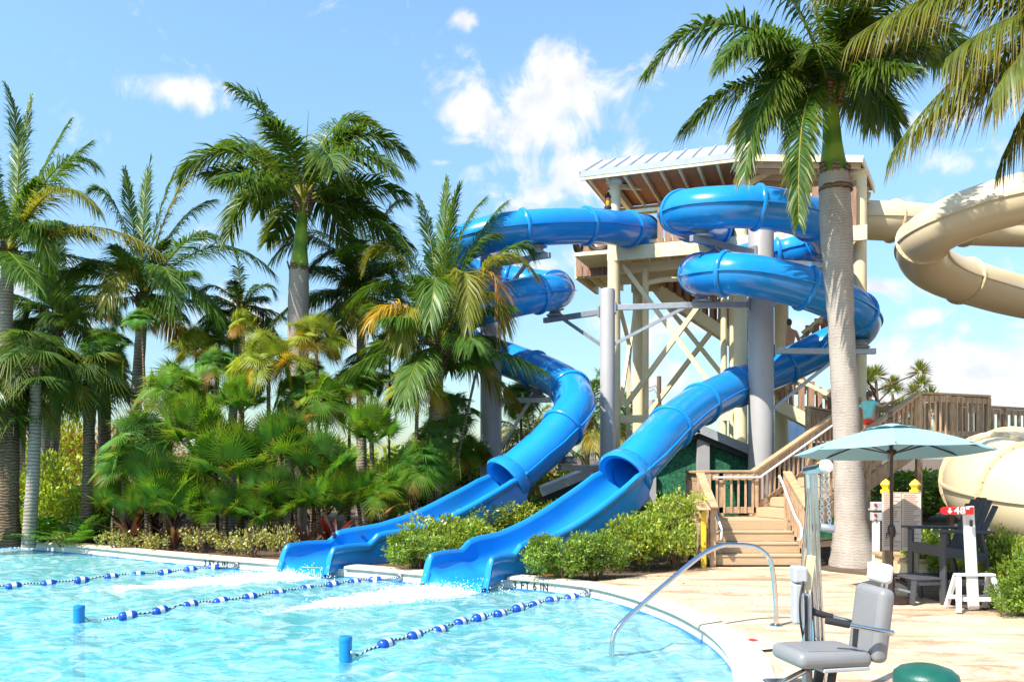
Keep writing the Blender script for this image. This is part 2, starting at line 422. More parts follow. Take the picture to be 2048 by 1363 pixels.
olp = offset(lp, .2)
i1 = min(range(len(lp)), key=lambda i: (lp[i] - V((-18.5, 6.5, 0))).length)
deck_poly = back + [V((40, 9, 0)), V((40, -9, 0)), V((-40, -9, 0)), V((-40, 6, 0))] + [olp[i] for i in range(i1, i0 - 1, -1)]
poly_mesh('pool_deck', [deck_poly], -.012, MT['paver'])

def strip(name, la, za, lb, zb, m, smooth=None, closed=True, thick=None):
    n = len(la); b = MB(); vs = [(p.x, p.y, za) for p in la] + [(p.x, p.y, zb) for p in lb]
    rng = range(n if closed else n - 1)
    b.add(vs, [(i, (i + 1) % n, (i + 1) % n + n, i + n) for i in rng])
    return b, vs
def tile_mat(name, base, grout, sz, rough=.3):
    m, nt, out = nodes(name); L = nt.links.new
    tc = N(nt, 'ShaderNodeTexCoord'); sp = N(nt, 'ShaderNodeSeparateXYZ'); L(tc.outputs['UV'], sp.inputs[0])
    br = N(nt, 'ShaderNodeTexBrick', offset=0., _Scale=1., _Mortar_Size=.0035); br.inputs['Brick Width'].default_value = sz; br.inputs['Row Height'].default_value = sz
    br.inputs['Color1'].default_value = (*base, 1); br.inputs['Color2'].default_value = (*[c * .88 for c in base], 1); br.inputs['Mortar'].default_value = (*grout, 1)
    L(tc.outputs['UV'], br.inputs[0])
    b = N(nt, 'ShaderNodeBsdfPrincipled', _Roughness=rough); L(br.outputs[0], b.inputs['Base Color']); L(b.outputs[0], out.inputs[0])
    return m
MT['tile'] = tile_mat('white_mosaic_tile', (.70, .68, .62), (.42, .42, .40), .06)
MT['coping'] = mat('cream_stone_coping', (.60, .53, .41), .8, .14, 5, .2, 50, dirt=(.30, .20, .11), dscale=2.)
MT['joint'] = mat('mortar_joint', (.22, .18, .13), .9, .2, 8)
MT['plaster'] = mat('pool_plaster', (.27, .82, .88), .8, .06, 1.2)
MT['stepplaster'] = mat('pool_step_plaster', (.62, .88, .90), .8, .05, 1.5)
MT['bluetile'] = mat('blue_line_tile', (.006, .07, .40), .3, .15, 14)
MT['liptile'] = mat('dark_waterline_tile', (.03, .19, .60), .3, .15, 14)
def loop_wall(name, loop, z0, z1, m, parent=None):
    n = len(loop); b = MB(); vs = []
    for p in loop: vs += [(p.x, p.y, z0), (p.x, p.y, z1)]
    b.add(vs, [(2 * i, 2 * ((i + 1) % n), 2 * ((i + 1) % n) + 1, 2 * i + 1) for i in range(n)])
    o = b.build(name, m, parent, smooth=60)
    uv = o.data.uv_layers.new(name='UVMap'); cum = [0]
    for i in range(n): cum.append(cum[-1] + (loop[(i + 1) % n] - loop[i]).length)
    for poly in o.data.polygons:
        idx = [o.data.loops[l].vertex_index for l in poly.loop_indices]
        js = [i // 2 for i in idx]; wrap = max(js) - min(js) > 1
        for l, i in zip(poly.loop_indices, idx):
            j = i // 2
            if wrap and j == 0: j = n
            uv.data[l].uv = (cum[j], z1 if i % 2 else z0)
    return o
pw = loop_wall('pool_wall', lp, -1.25, -.035, MT['tile']); tag(pw, kind='structure')
b, _ = strip('x', offset(lp, -.004), -.2, offset(lp, -.03), -.2, None)
lw = loop_wall('waterline_tile', offset(lp, -.006), -.215, -.158, MT['liptile'], pw)
# coping: rounded bullnose ring
CHUTES = [(V((-.16, 13.47, 0)), V((-.9, 12.59, 0)), .53), (V((-2.62, 15.02, 0)), V((-3.59, 14.03, 0)), .50)]
def in_chute(p):
    for a_, c_, hw in CHUTES:
        d = (c_ - a_).normalized(); r_ = V((p.x, p.y, 0)) - a_
        if -.6 < r_.dot(d) < 1.6 and abs(r_.cross(d).z) < hw: return True
    return False
prof = [(-.035, -.04), (-.05, -.02), (-.045, .004), (-.02, .018), (.28, .018), (.30, .008), (.30, -.04)]
b = MB(); n = len(lp); rings = [offset(lp, d) for d, z in prof]
for k, (d, z) in enumerate(prof):
    b.v.extend([(p.x, p.y, z) for p in rings[k]])
for k in range(len(prof) - 1):
    b.f.extend([(k * n + i, k * n + (i + 1) % n, (k + 1) * n + (i + 1) % n, (k + 1) * n + i) for i in range(n) if not in_chute(lp[i])])
tag(b.build('pool_coping', MT['coping'], smooth=40), kind='structure')
b = MB(); cum = 0.
for i in range(len(lp)):
    a_, c_ = lp[i], lp[(i + 1) % len(lp)]; L_ = (c_ - a_).length; k0 = math.ceil(cum / .62)
    while k0 * .62 < cum + L_:
        if in_chute(a_): break
        p = lerp(a_, c_, (k0 * .62 - cum) / L_); d = (c_ - a_).normalized(); o_ = V((-d.y, d.x, 0)); b.bar(p - o_ * .022 + V((0, 0, .0165)), p + o_ * .29 + V((0, 0, .0165)), .007, .006); k0 += 1
    cum += L_
b.build('mortar_joint', MT['joint'], bpy.data.objects['pool_coping'])
poly_mesh('pool_floor', [offset(lp, .1)], -1.25, MT['plaster'])
# entry steps under water on the right
ia = min(range(len(lp)), key=lambda i: (lp[i] - G(1275, 1194)).length); ib = min(range(len(lp)), key=lambda i: (lp[i] - V((1.2, 4.1, 0))).length)
seg = list(range(ia, ib + 1))
for k, (d, z) in enumerate([(-.52, -.42), (-.98, -.68), (-1.44, -.95)]):
    inner = offset(lp, d); q = [inner[i] for i in seg]; q0 = [lp[i] for i in seg]
    w_ = [min(1, min(i, len(seg) - 1 - i) / 13) for i in range(len(seg))]
    q = [lerp(a, c, t) for a, c, t in zip(q0, q, w_)]
    b = MB(); m_ = len(q)
    b.add([(p.x, p.y, z) for p in q0] + [(p.x, p.y, z) for p in q] + [(p.x, p.y, -1.25) for p in q],
          [(i, i + 1, i + 1 + m_, i + m_) for i in range(m_ - 1)] + [(i + m_, i + 1 + m_, i + 1 + 2 * m_, i + 2 * m_) for i in range(m_ - 1)])
    st = b.build('pool_step', MT['stepplaster']); tag(st, kind='structure')
    e = MB(); q2 = [lerp(a, c, .09 / .5) for a, c in zip(q, q0)]
    e.add([(p.x, p.y, z + .004) for p in q] + [(p.x, p.y, z + .004) for p in [lerp(c_, a_, .27 * .52 / max(.52, -d)) for a_, c_ in zip(q0, q)]], [(i, i + 1, i + 1 + m_, i + m_) for i in range(m_ - 1)])
    e.build('step_edge_tile', MT['bluetile'], st)
# water: a grid with real waves
rng = np.random.default_rng(5)
def water():
    x0, x1, y0, y1 = -19.5, 2.6, 2.9, 19.2; dx = .055
    gx = np.arange(x0, x1, dx); gy = np.arange(y0, y1, dx); X, Y = np.meshgrid(gx, gy)
    Z = np.zeros_like(X); wx = X + .25 * np.sin(1.3 * Y + .7) + .2 * np.sin(2.1 * X - 1.1 * Y); wy = Y + .25 * np.sin(1.1 * X + .3) + .18 * np.sin(1.9 * Y + 1.7 * X)
    for k in range(60):
        lam = rng.uniform(.16, .85); a = rng.uniform(-.9, .9) + (0 if k % 3 else PI / 2); ph = rng.uniform(0, 6.28)
        Z += (.0047 * lam ** .95) * np.sin((np.cos(a) * wx + np.sin(a) * wy) * 2 * PI / lam + ph)
    foam = np.zeros_like(X)
    for (ax, ay), (bx, by), wd in [((-.75, 12.95), (-3.2, 10.9), .72), ((-3.5, 14.35), (-6.4, 12.7), .7)]:
        ux, uy = bx - ax, by - ay; l2 = ux * ux + uy * uy
        t = np.clip(((X - ax) * ux + (Y - ay) * uy) / l2, 0, 1.); d = np.hypot(X - ax - t * ux, Y - ay - t * uy)
        f = np.clip(1.1 - d / (wd * (1 - .45 * t)), 0, 1) * (1 - .8 * t)
        Z += f * (.05 * (1 - t)) * (1 + .8 * np.sin(X * 23 + 3 * np.sin(Y * 9)) * np.sin(Y * 27 + 2 * np.sin(X * 11))) ; foam = np.maximum(foam, f)
    ny, nx = X.shape
    lx = np.array([p.x for p in offset(lp, .12)]); ly = np.array([p.y for p in offset(lp, .12)])
    xc = (X[:-1, :-1] + dx / 2).ravel(); yc = (Y[:-1, :-1] + dx / 2).ravel(); ins = np.zeros(len(xc), bool)
    for i in range(len(lx)):
        j = i - 1
        c = ((ly[i] > yc) != (ly[j] > yc)) & (xc < (lx[j] - lx[i]) * (yc - ly[i]) / (ly[j] - ly[i] + 1e-12) + lx[i]); ins ^= c
    idx = np.arange(ny * nx).reshape(ny, nx); q = np.stack([idx[:-1, :-1], idx[:-1, 1:], idx[1:, 1:], idx[1:, :-1]], -1).reshape(-1, 4)[ins]
    used = np.unique(q); mp = -np.ones(ny * nx, int); mp[used] = np.arange(len(used))
    v = np.stack([X.ravel(), Y.ravel(), WZ + Z.ravel()], 1)[used]
    fo = foam.ravel()[used]
    return v, mp[q], np.stack([fo, fo, fo], 1)
def water_mat():
    m, nt, out = nodes('pool_water'); L = nt.links.new
    nb = noise_node(nt, 9, 4, .6, dist=1.2); bp = N(nt, 'ShaderNodeBump', _Strength=.42, _Distance=.06); L(nb.outputs[0], bp.inputs['Height'])
    fr = N(nt, 'ShaderNodeFresnel', _IOR=1.33); L(bp.outputs[0], fr.inputs['Normal'])
    tr = N(nt, 'ShaderNodeBsdfTransparent'); tr.inputs[0].default_value = (.80, .97, 1, 1)
    rf = N(nt, 'ShaderNodeBsdfRefraction', _IOR=1.33, _Roughness=0.); rf.inputs[0].default_value = (.86, .98, 1, 1); L(bp.outputs[0], rf.inputs['Normal'])
    a = N(nt, 'ShaderNodeMixShader'); a.inputs[0].default_value = .42; L(tr.outputs[0], a.inputs[1]); L(rf.outputs[0], a.inputs[2])
    df = N(nt, 'ShaderNodeBsdfDiffuse'); df.inputs[0].default_value = (.21, .77, .83, 1); L(bp.outputs[0], df.inputs['Normal'])
    b = N(nt, 'ShaderNodeMixShader'); b.inputs[0].default_value = .26; L(a.outputs[0], b.inputs[1]); L(df.outputs[0], b.inputs[2])
    gl = N(nt, 'ShaderNodeBsdfGlossy', _Roughness=.05); L(bp.outputs[0], gl.inputs['Normal'])
    c = N(nt, 'ShaderNodeMixShader'); L(fr.outputs[0], c.inputs[0]); L(b.outputs[0], c.inputs[1]); L(gl.outputs[0], c.inputs[2])
    at = N(nt, 'ShaderNodeAttribute', attribute_name='tint'); fn = noise_node(nt, 7, 7, .7, dist=1.)
    s1 = N(nt, 'ShaderNodeMath', operation='ADD'); L(at.outputs['Fac'], s1.inputs[0]); L(fn.outputs[0], s1.inputs[1])
    an = noise_node(nt, 2.2, 8, .68, (1, 1.8, 1), dist=1.6); ar = ramp(nt, an.outputs[0], [(.45, 0.), (.75, .34)])  # whitish noise mottles painted into the water in place of caustics and glints
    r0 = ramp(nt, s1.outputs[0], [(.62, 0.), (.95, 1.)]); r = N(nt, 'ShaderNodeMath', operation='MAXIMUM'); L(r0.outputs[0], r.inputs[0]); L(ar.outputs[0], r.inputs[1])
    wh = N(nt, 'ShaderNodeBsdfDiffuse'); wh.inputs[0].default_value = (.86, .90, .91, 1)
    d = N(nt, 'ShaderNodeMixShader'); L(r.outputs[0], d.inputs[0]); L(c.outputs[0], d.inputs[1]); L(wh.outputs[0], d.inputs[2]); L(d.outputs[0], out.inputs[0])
    return m
v, f, t = water()
me = np_mesh('pool_water', v, f, None, t); me.polygons.foreach_set('use_smooth', [True] * len(me.polygons))
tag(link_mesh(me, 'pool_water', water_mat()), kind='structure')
# flying spray at the two slide exits
def spray():
    vs = []; fs = []
    def oct_(c, r):
        n = len(vs); vs.extend([(c[0] + r, c[1], c[2]), (c[0] - r, c[1], c[2]), (c[0], c[1] + r, c[2]), (c[0], c[1] - r, c[2]), (c[0], c[1], c[2] + r), (c[0], c[1], c[2] - r)])
        fs.extend([(n + i, n + j, n + k) for i, j, k in ((0, 2, 4), (2, 1, 4), (1, 3, 4), (3, 0, 4), (2, 0, 5), (1, 2, 5), (3, 1, 5), (0, 3, 5))])
    for (ax, ay), (bx, by) in [((-.65, 13.0), (-2.6, 11.1)), ((-3.4, 14.4), (-5.6, 13.0))]:
        for i in range(4200):
            t = rng.random() ** 1.8; h = abs(rng.normal(0, .055)) * (1 - .75 * t) + .0
            w_ = rng.normal(0, .34) * (1 - .5 * t)
            ux, uy = bx - ax, by - ay; l = math.hypot(ux, uy)
            oct_((ax + ux * t - uy / l * w_, ay + uy * t + ux / l * w_, WZ + .02 + h), rng.uniform(.003, .013))
    return np.array(vs), np.array(fs)
v, f = spray()
tag(link_mesh(np_mesh('splash_spray', v, f, None), 'splash_spray', mat('white_water', (.86, .9, .91), .6, .02, 5)), 'white splashing spray where the two blue chutes meet the pool', 'splash', kind='stuff')
# ------------------------------------------------------------------ water slides
def slide_frames(pts):
    out = []
    for i in range(len(pts)):
        t = (pts[min(i + 1, len(pts) - 1)] - pts[max(i - 1, 0)]).normalized()
        sd_ = t.cross(V((0, 0, 1))).normalized(); out.append((t, sd_, sd_.cross(t)))
    return out
def tube_slide(root, path, r, m, name='tube', n=28, joint_every=1.6, jm=None, seam=True, jr=.055, joints=None, jw=.05, bolts=None):
    pts = smooth_path(path, 10); fr = slide_frames(pts)
    b = MB(); vs = []
    for p, (t, s_, u) in zip(pts, fr):
        for k in range(n):
            a = 2 * PI * k / n; vs.append(p + s_ * math.cos(a) * r + u * math.sin(a) * r)
    m_ = len(pts)
    b.add(vs, [(i * n + k, i * n + (k + 1) % n, (i + 1) * n + (k + 1) % n, (i + 1) * n + k) for i in range(m_ - 1) for k in range(n)])
    tb = b.build(name, m, root, smooth=50)
    sol = tb.modifiers.new('wall', 'SOLIDIFY'); sol.thickness = .02; sol.offset = -1
    if seam:
        b = MB()
        for sg in (-1, 1):
            vs = []
            for p, (t, s_, u) in zip(pts, fr):
                for rr, h in ((r - .01, .018), (r + .035, .018), (r + .035, -.018), (r - .01, -.018)):
                    vs.append(p + s_ * (sg * rr) + u * h)
            b.add(vs, [(i * 4 + k, i * 4 + (k + 1) % 4, (i + 1) * 4 + (k + 1) % 4, (i + 1) * 4 + k) for i in range(m_ - 1) for k in range(4)])
        b.build('seam_flange', m, root, smooth=40)
    cum = [0.]
    for i in range(m_ - 1): cum.append(cum[-1] + (pts[i + 1] - pts[i]).length)
    ds = joints if joints else [joint_every * (j + .5) for j in range(int(cum[-1] / joint_every))]
    for d in ds:
        i = min(range(m_), key=lambda k: abs(cum[k] - d)); t, s_, u = fr[i]; p = pts[i]
        b = MB(); vs = []; pr = [(r - .005, -jw), (r + jr * .55, -jw), (r + jr, -jw * .4), (r + jr, jw * .4), (r + jr * .55, jw), (r - .005, jw)]
        for rr, z in pr:
            for k in range(n): a = 2 * PI * k / n; vs.append(p + s_ * math.cos(a) * rr + u * math.sin(a) * rr + t * z)
        b.add(vs, [(j * n + k, j * n + (k + 1) % n, (j + 1) * n + (k + 1) % n, (j + 1) * n + k) for j in range(len(pr) - 1) for k in range(n)])
        if bolts:
            for k in range(22):
                a = 2 * PI * k / 22; q = p + s_ * math.cos(a) * (r + jr * .6) + u * math.sin(a) * (r + jr * .6)
                for sg in (-1, 1): b.lathe(q + t * (sg * (jw - .012)), [(.011, 0), (.011, .02), (.0, .024)], 6, t * sg)
        b.build('joint_flange', jm or m, root, smooth=40)
    return pts, fr
def chute(root, st, m):
    """st: (x, y, floor z, across angle vector, half width, wall height)"""
    pts = smooth_path([(a[0], a[1], a[2]) for a in st], 10); N_ = len(pts)
    def ip(i, k):
        f_ = i / 10; j = min(int(f_), len(st) - 2); t = f_ - j
        return st[j][k] * (1 - t) + st[j + 1][k] * t
    inner = []; outer = []
    prof_n = 14
    b = MB(); vs = []
    for i in range(N_):
        ang = ip(i, 3); ac = V((math.cos(ang), math.sin(ang), 0)); hw = ip(i, 4); wh = ip(i, 5); rd = ip(i, 6)
        row = []
        # near rail outside -> inside floor -> far rail outside
        q = [(hw + .10, wh - .14), (hw + .105, wh - .03), (hw + .075, wh + .005), (hw + .03, wh + .005), (hw, wh - .04)]
        arc = []
        for k in range(7):
            a = PI / 2 * k / 6; arc.append((hw - rd + rd * math.cos(a), rd * (1 - math.sin(a))))
        half = q + [(hw, max(rd, wh - .08))] + arc
        full = half + [(-x, z) for x, z in reversed(half)]
        row = [pts[i] + ac * x + V((0, 0, z)) for x, z in full]
        vs += row; K = len(full)
    b.add(vs, [(i * K + k, i * K + k + 1, (i + 1) * K + k + 1, (i + 1) * K + k) for i in range(N_ - 1) for k in range(K - 1)])
    c = b.build('open_chute', m, root, smooth=45)
    so_ = c.modifiers.new('wall', 'SOLIDIFY'); so_.thickness = .03; so_.offset = 1 if False else -1
    # outer skirt below the walls
    b = MB(); vs = []
    for i in range(N_):
        ang = ip(i, 3); ac = V((math.cos(ang), math.sin(ang), 0)); hw = ip(i, 4); wh = ip(i, 5)
        for sg in (-1, 1):
            vs += [pts[i] + ac * (sg * (hw + .06)) + V((0, 0, wh - .1)), pts[i] + ac * (sg * (hw + .05)) + V((0, 0, -.04)), pts[i] + ac * (sg * hw * .7) + V((0, 0, -.09))]
    b.add(vs, [(i * 6 + k, i * 6 + k + 1, (i + 1) * 6 + k + 1, (i + 1) * 6 + k) for i in range(N_ - 1) for k in (0, 1, 2 + 1, 4)])
    b.add([vs[i * 6 + k] for i in range(N_) for k in (2, 5)], [(2 * i, 2 * i + 1, 2 * i + 3, 2 * i + 2) for i in range(N_ - 1)])
    b.build('chute_skirt', m, root, smooth=45)
def mouth(root, p, t, r, m):
    t = V(t).normalized(); s_ = t.cross(V((0, 0, 1))).normalized(); u = s_.cross(t); n = 36
    b = MB(); vs = []
    pr = [(r + .0, -.25), (r + .06, -.2), (r + .10, -.05), (r + .11, .0), (r + .07, .045), (r + .01, .03), (r - .03, -.02), (r - .035, -.3)]
    for rr, z in pr:
        for k in range(n): a = 2 * PI * k / n; vs.append(p + s_ * math.cos(a) * rr + u * math.sin(a) * rr + t * z)
    b.add(vs, [(j * n + k, j * n + (k + 1) % n, (j + 1) * n + (k + 1) % n, (j + 1) * n + k) for j in range(len(pr) - 1) for k in range(n)])
    b.build('mouth_rim', m, root, smooth=50)

TR = .43
right_path = [P(*a) for a in [(1448, 462, 21.6), (1412, 454, 20.4), (1378, 441, 19.2), (1356, 430, 18.3), (1376, 420, 17.5), (1432, 415, 17.1), (1500, 414, 17.0), (1570, 422, 17.2), (1630, 442, 17.9), (1655, 470, 18.9), (1640, 489, 19.9), (1582, 503, 20.6), (1510, 516, 20.7), (1442, 533, 20.2), (1404, 545, 19.2), (1400, 549, 18.2), (1426, 548, 17.4), (1482, 548, 17.0), (1560, 562, 17.0), (1640, 586, 17.2), (1698, 614, 17.7), (1722, 642, 18.6), (1704, 668, 19.5), (1650, 694, 20.0), (1590, 724, 20.0), (1520, 754, 19.6), (1442, 787, 18.5), (1385, 818, 17.4), (1335, 860, 16.3), (1290, 907, 15.4), (1248, 953, 14.95)]]
sr = thing('water_slide', (2.0, 15, 0), 'blue tube water slide winding round the tall pillar down to the right-hand chute', 'water slide', 'blue tube slides')
pts, fr = tube_slide(sr, right_path, TR, MT['blue'], joint_every=1.75)
pe = pts[-1]; mouth(sr, pe, fr[-1][0], TR, MT['blue'])
z0 = pe.z - TR + .03
def chute_st(x0, y0, z0, st): return st
A = math.atan2
chute(sr, [(pe.x + .12, pe.y + .1, z0 + .1, A(-.74, .67), .40, .50, .40), (pe.x - .2, pe.y - .16, z0 - .18, A(-.72, .7), .44, .62, .38), (1.28, 14.42, .56, A(-.68, .73), .46, .60, .34), (.72, 14.05, .27, A(-.64, .77), .46, .55, .3), (.22, 13.75, .1, A(-.60, .8), .46, .50, .26), (-.16, 13.47, .02, A(-.57, .82), .46, .52, .22), (-.30, 13.35, -.01, A(-.57, .82), .46, .50, .22), (-.42, 13.23, .01, A(-.54, .84), .46, .34, .22), (-.62, 13.0, -.005, A(-.5, .86), .47, .37, .24), (-.80, 12.74, -.05, A(-.46, .88), .49, .39, .26), (-.87, 12.64, -.12, A(-.46, .88), .5, .16, .16), (-.9, 12.59, -.17, A(-.46, .88), .5, .07, .06)], MT['blue'])
left_path = [P(*a) for a in [(1292, 462, 22.2), (1240, 457, 21.2), (1180, 452, 20.4), (1075, 455, 19.6), (990, 466, 19.4), (920, 490, 19.8), (885, 520, 20.8), (925, 545, 21.8), (1000, 560, 22.0), (1070, 571, 21.7), (1112, 578, 20.8), (1108, 584, 19.9), (1062, 590, 19.3), (990, 606, 19.1), (922, 626, 19.3), (878, 645, 20.0), (872, 660, 20.8), (902, 678, 21.3), (960, 699, 21.2), (1030, 724, 20.6), (1092, 748, 19.8), (1136, 774, 18.9), (1150, 806, 18.1), (1134, 843, 17.5), (1100, 884, 17.1), (1058, 922, 16.8), (1012, 961, 16.5)]]
slf = thing('water_slide', (0, 16.5, 0), 'blue tube water slide curling behind the fan palms to the left-hand chute', 'water slide', 'blue tube slides')
pts, fr = tube_slide(slf, left_path, TR, MT['blue'], joint_every=1.75)
pe = pts[-1]; mouth(slf, pe, fr[-1][0], TR, MT['blue']); z0 = pe.z - TR + .03
chute(slf, [(pe.x + .12, pe.y + .1, z0 + .1, A(-.74, .67), .40, .50, .40), (pe.x - .24, pe.y - .17, z0 - .17, A(-.7, .72), .42, .60, .36), (-.88, 15.95, .55, A(-.66, .75), .43, .58, .32), (-1.5, 15.6, .28, A(-.62, .78), .43, .54, .28), (-2.1, 15.3, .12, A(-.58, .81), .43, .50, .25), (-2.62, 15.02, .03, A(-.55, .83), .43, .52, .22), (-2.8, 14.9, .0, A(-.54, .84), .43, .51, .22), (-2.95, 14.79, .01, A(-.53, .85), .43, .34, .22), (-3.22, 14.52, -.005, A(-.5, .86), .44, .37, .24), (-3.48, 14.19, -.05, A(-.46, .88), .46, .39, .26), (-3.56, 14.08, -.12, A(-.46, .88), .47, .16, .16), (-3.59, 14.03, -.17, A(-.46, .88), .47, .07, .06)], MT['blue'])
# cream slides on the right
TANR = .53
ct = thing('water_slide', (12, 20, 0), 'wide cream tube water slide looping out from the tower top at the right', 'water slide', 'cream tube slides')
tan_path = [P(*a) for a in [(1690, 436, 23.0), (1740, 440, 22.6), (1800, 443, 22.6), (1900, 450, 23.3), (2010, 455, 23.6), (2140, 455, 22.5), (2230, 440, 20.0), (2220, 408, 18.0), (2140, 388, 17.2), (2048, 396, 17.2), (1950, 424, 17.6), (1886, 452, 18.0), (1846, 483, 18.6), (1848, 518, 19.3), (1886, 546, 19.9), (1960, 571, 20.5), (2048, 594, 21.2), (2200, 616, 21.0), (2350, 630, 20.0)]]
tube_slide(ct, tan_path, TANR, MT['tan'], joint_every=2.6, jm=MT['tan_joint'], jr=.06, jw=.035, bolts=MT['tan_joint'])
ct2 = thing('water_slide', (9, 13, 0), 'lower end of a cream tube slide behind the hedge, level with the blue parasol', 'water slide', 'cream tube slides')
tan2 = [P(*a) for a in [(2420, 905, 17.5), (2250, 915, 17.0), (2120, 928, 16.4), (2015, 945, 15.2), (1992, 970, 13.6), (2095, 1000, 12.2), (2260, 1025, 11.6)]]
tube_slide(ct2, tan2, .78, MT['tan'], joint_every=1.7, jm=MT['tan_joint'], jr=.07, jw=.04, bolts=MT['tan_joint'])

# ------------------------------------------------------------------ steel pillars carrying the tubes
def pillar(px, py_top, D, r, label, arms, name='support_pillar'):
    b0 = V(((px - CX) / F * D, D, 0)); ztop = P(px, py_top, D).z
    t = thing(name, (b0.x, b0.y, 0), label, 'pillar', 'grey slide support pillars')
    b = MB(); b.lathe((b0.x, b0.y, -.05), [(r, 0), (r, ztop - .02), (r - .02, ztop + .03), (0, ztop + .03)], 32); b.build('pillar_shaft', MT['grey'], t, smooth=40)
    b = MB(); b.lathe((b0.x, b0.y, -.05), [(r * 1.7, 0), (r * 1.7, .09), (0, .09)], 24)
    for k in range(8): b.lathe((b0.x + r * 1.4 * math.cos(k * PI / 4), b0.y + r * 1.4 * math.sin(k * PI / 4), .04), [(.025, 0), (.025, .05), (0, .05)], 6)
    b.build('base_plate', MT['grey'], t)
    for (z, end, brace) in arms:
        s0 = V((b0.x, b0.y, z)); d = (V((end.x, end.y, z)) - s0).normalized()
        b = MB(); b.bar(s0 + d * (r - .03), end + d * .35, .10, .13)
        b.bar(s0 + d * (r + .01) - V((0, 0, .14)), s0 + d * (r + .01) + V((0, 0, .14)), .22, .03, d)
        a = b.build('support_arm', MT['galv'], t, bevel=.006)
        b = MB(); b.lathe(end - V((0, 0, .0)), [(.2, .07), (.22, .1), (.16, .13), (.13, .2), (.24, .24)], 16); b.build('tube_saddle', MT['galv'], a, smooth=40)
        if brace:
            b = MB(); b.bar(s0 + d * (r - .02) - V((0, 0, brace)), s0 + d * ((end - s0).length * .82) - V((0, 0, .05)), .07, .07); b.build('brace', MT['galv'], t)
    return t
def under(p, r=TR): return V((p.x, p.y, p.z - r - .27))
def arm(px, py, D, r=TR):
    p = under(P(px, py, D), r); return p
pl1 = arm(1405, 415, 17.4); pl2 = arm(1655, 470, 18.9); pl3 = arm(1720, 640, 18.6); pl4 = arm(1404, 548, 18.6); pl5 = arm(1380, 817, 17.0)
pillar(1522, 446, 18.55, .28, 'tall grey pillar standing inside the coils of the right-hand blue slide', [(pl1.z, pl1, 1.0), (pl2.z, pl2, 1.0), (pl3.z, pl3, 1.3), (pl4.z, pl4, 0)])
q1 = arm(1110, 581, 20.4); q2 = arm(1404, 548, 18.9)
pillar(1215, 576, 19.3, .175, 'thinner grey pillar between the two blue slides, in front of the cream tower', [(q1.z, q1, .8), (q2.z, q2, .85), (arm(1135, 872, 17.5).z, arm(1135, 868, 17.5), 0)])
q3 = arm(905, 680, 21.3); q4 = arm(1075, 742, 20.1); q5 = arm(1075, 455, 19.6)
pillar(982, 500, 20.4, .265, 'grey pillar inside the coils of the left-hand blue slide, beside a coconut palm', [(q3.z, q3, 0), (q4.z, q4, 1.2), (q5.z, q5, .9)])
# ------------------------------------------------------------------ tower
T0 = V(((1228 - CX) / F * 22, 22, 0)); TU = V((.938, -.345, 0)).normalized(); TV = V((.345, .938, 0)).normalized()
def T(u, v_, z): return V((T0.x, T0.y, 0)) + TU * u + TV * v_ + V((0, 0, z))
TM = Matrix((TU, TV, V((0, 0, 1)))).transposed().to_3x3()
tw = thing('slide_tower', T0, 'tall cream slide tower with a roofed platform where the blue slides start', 'tower')
FZ = 7.42
for u, v_, zt, r in [(0, 0, 9.24, .17), (3.26, 0, 9.24, .17), (.15, 2.6, 9.0, .19), (4.15, 2.6, 8.95, .19), (6.05, .3, 8.85, .17), (6.1, 3.0, 8.8, .17)]:
    b = MB(); p = T(u, v_, 0); b.lathe((p.x, p.y, 0), [(r, 0), (r, zt - .12), (r * 1.3, zt - .06), (r * 1.3, zt), (0, zt)], 24); c = b.build('column', MT['cream'], tw, smooth=40)
    b = MB(); b.lathe((p.x, p.y, 0), [(r * 2.2, 0), (r * 2.2, .35), (r * 1.2, .45)], 20); b.build('footing', MT['concrete'], c)
for u, v_ in [(2.75, 1.0), (2.95, 1.15), (.75, .5)]:
    b = MB(); p = T(u, v_, 0); b.lathe((p.x, p.y, 0), [(.085, 0), (.085, 6.95)], 14); b.build('post', MT['cream'], tw, smooth=40)
# platform
b = MB(); b.box(T(2.55, 2.1, FZ - .05), (7.3, 4.1, .1), TM); b.box(T(-1.3, 2.9, FZ - .05), (.35, 2.4, .1), TM); b.build('platform_deck', MT['cream'], tw)
def tbar(name, a, c, w_, h, m='cream', parent=None, bevel=0):
    b = MB(); b.bar(T(*a), T(*c), w_, h); return b.build(name, MT[m], parent or tw, bevel=bevel)
tbar('fascia_beam', (-.05, -.12, FZ - .18), (6.2, -.12, FZ - .18), .1, .36)
tbar('fascia_beam', (-1.5, 1.65, FZ - .18), (-.2, 1.65, FZ - .18), .1, .34)
tbar('fascia_beam', (-1.5, 1.65, FZ - .18), (-1.5, 4.1, FZ - .18), .1, .34)
for u in np.linspace(-1.2, 6.1, 15): tbar('joist', (u, .0 if u > -.2 else 1.7, FZ - .2), (u, 4.1, FZ - .2), .06, .2)
for v_ in (.6, 1.9, 3.2): tbar('girder', (-.2, v_, FZ - .42), (6.2, v_, FZ - .42), .14, .26)
b = MB(); b.tube([T(.75, .5, 6.3), T(.8, .5, 6.55), T(1.2, .55, 6.62), T(1.75, .6, 6.62), T(1.9, .6, 6.7), T(1.9, .6, 7.1)], .075, 12); b.build('drain_pipe', MT['cream'], tw, smooth=50)
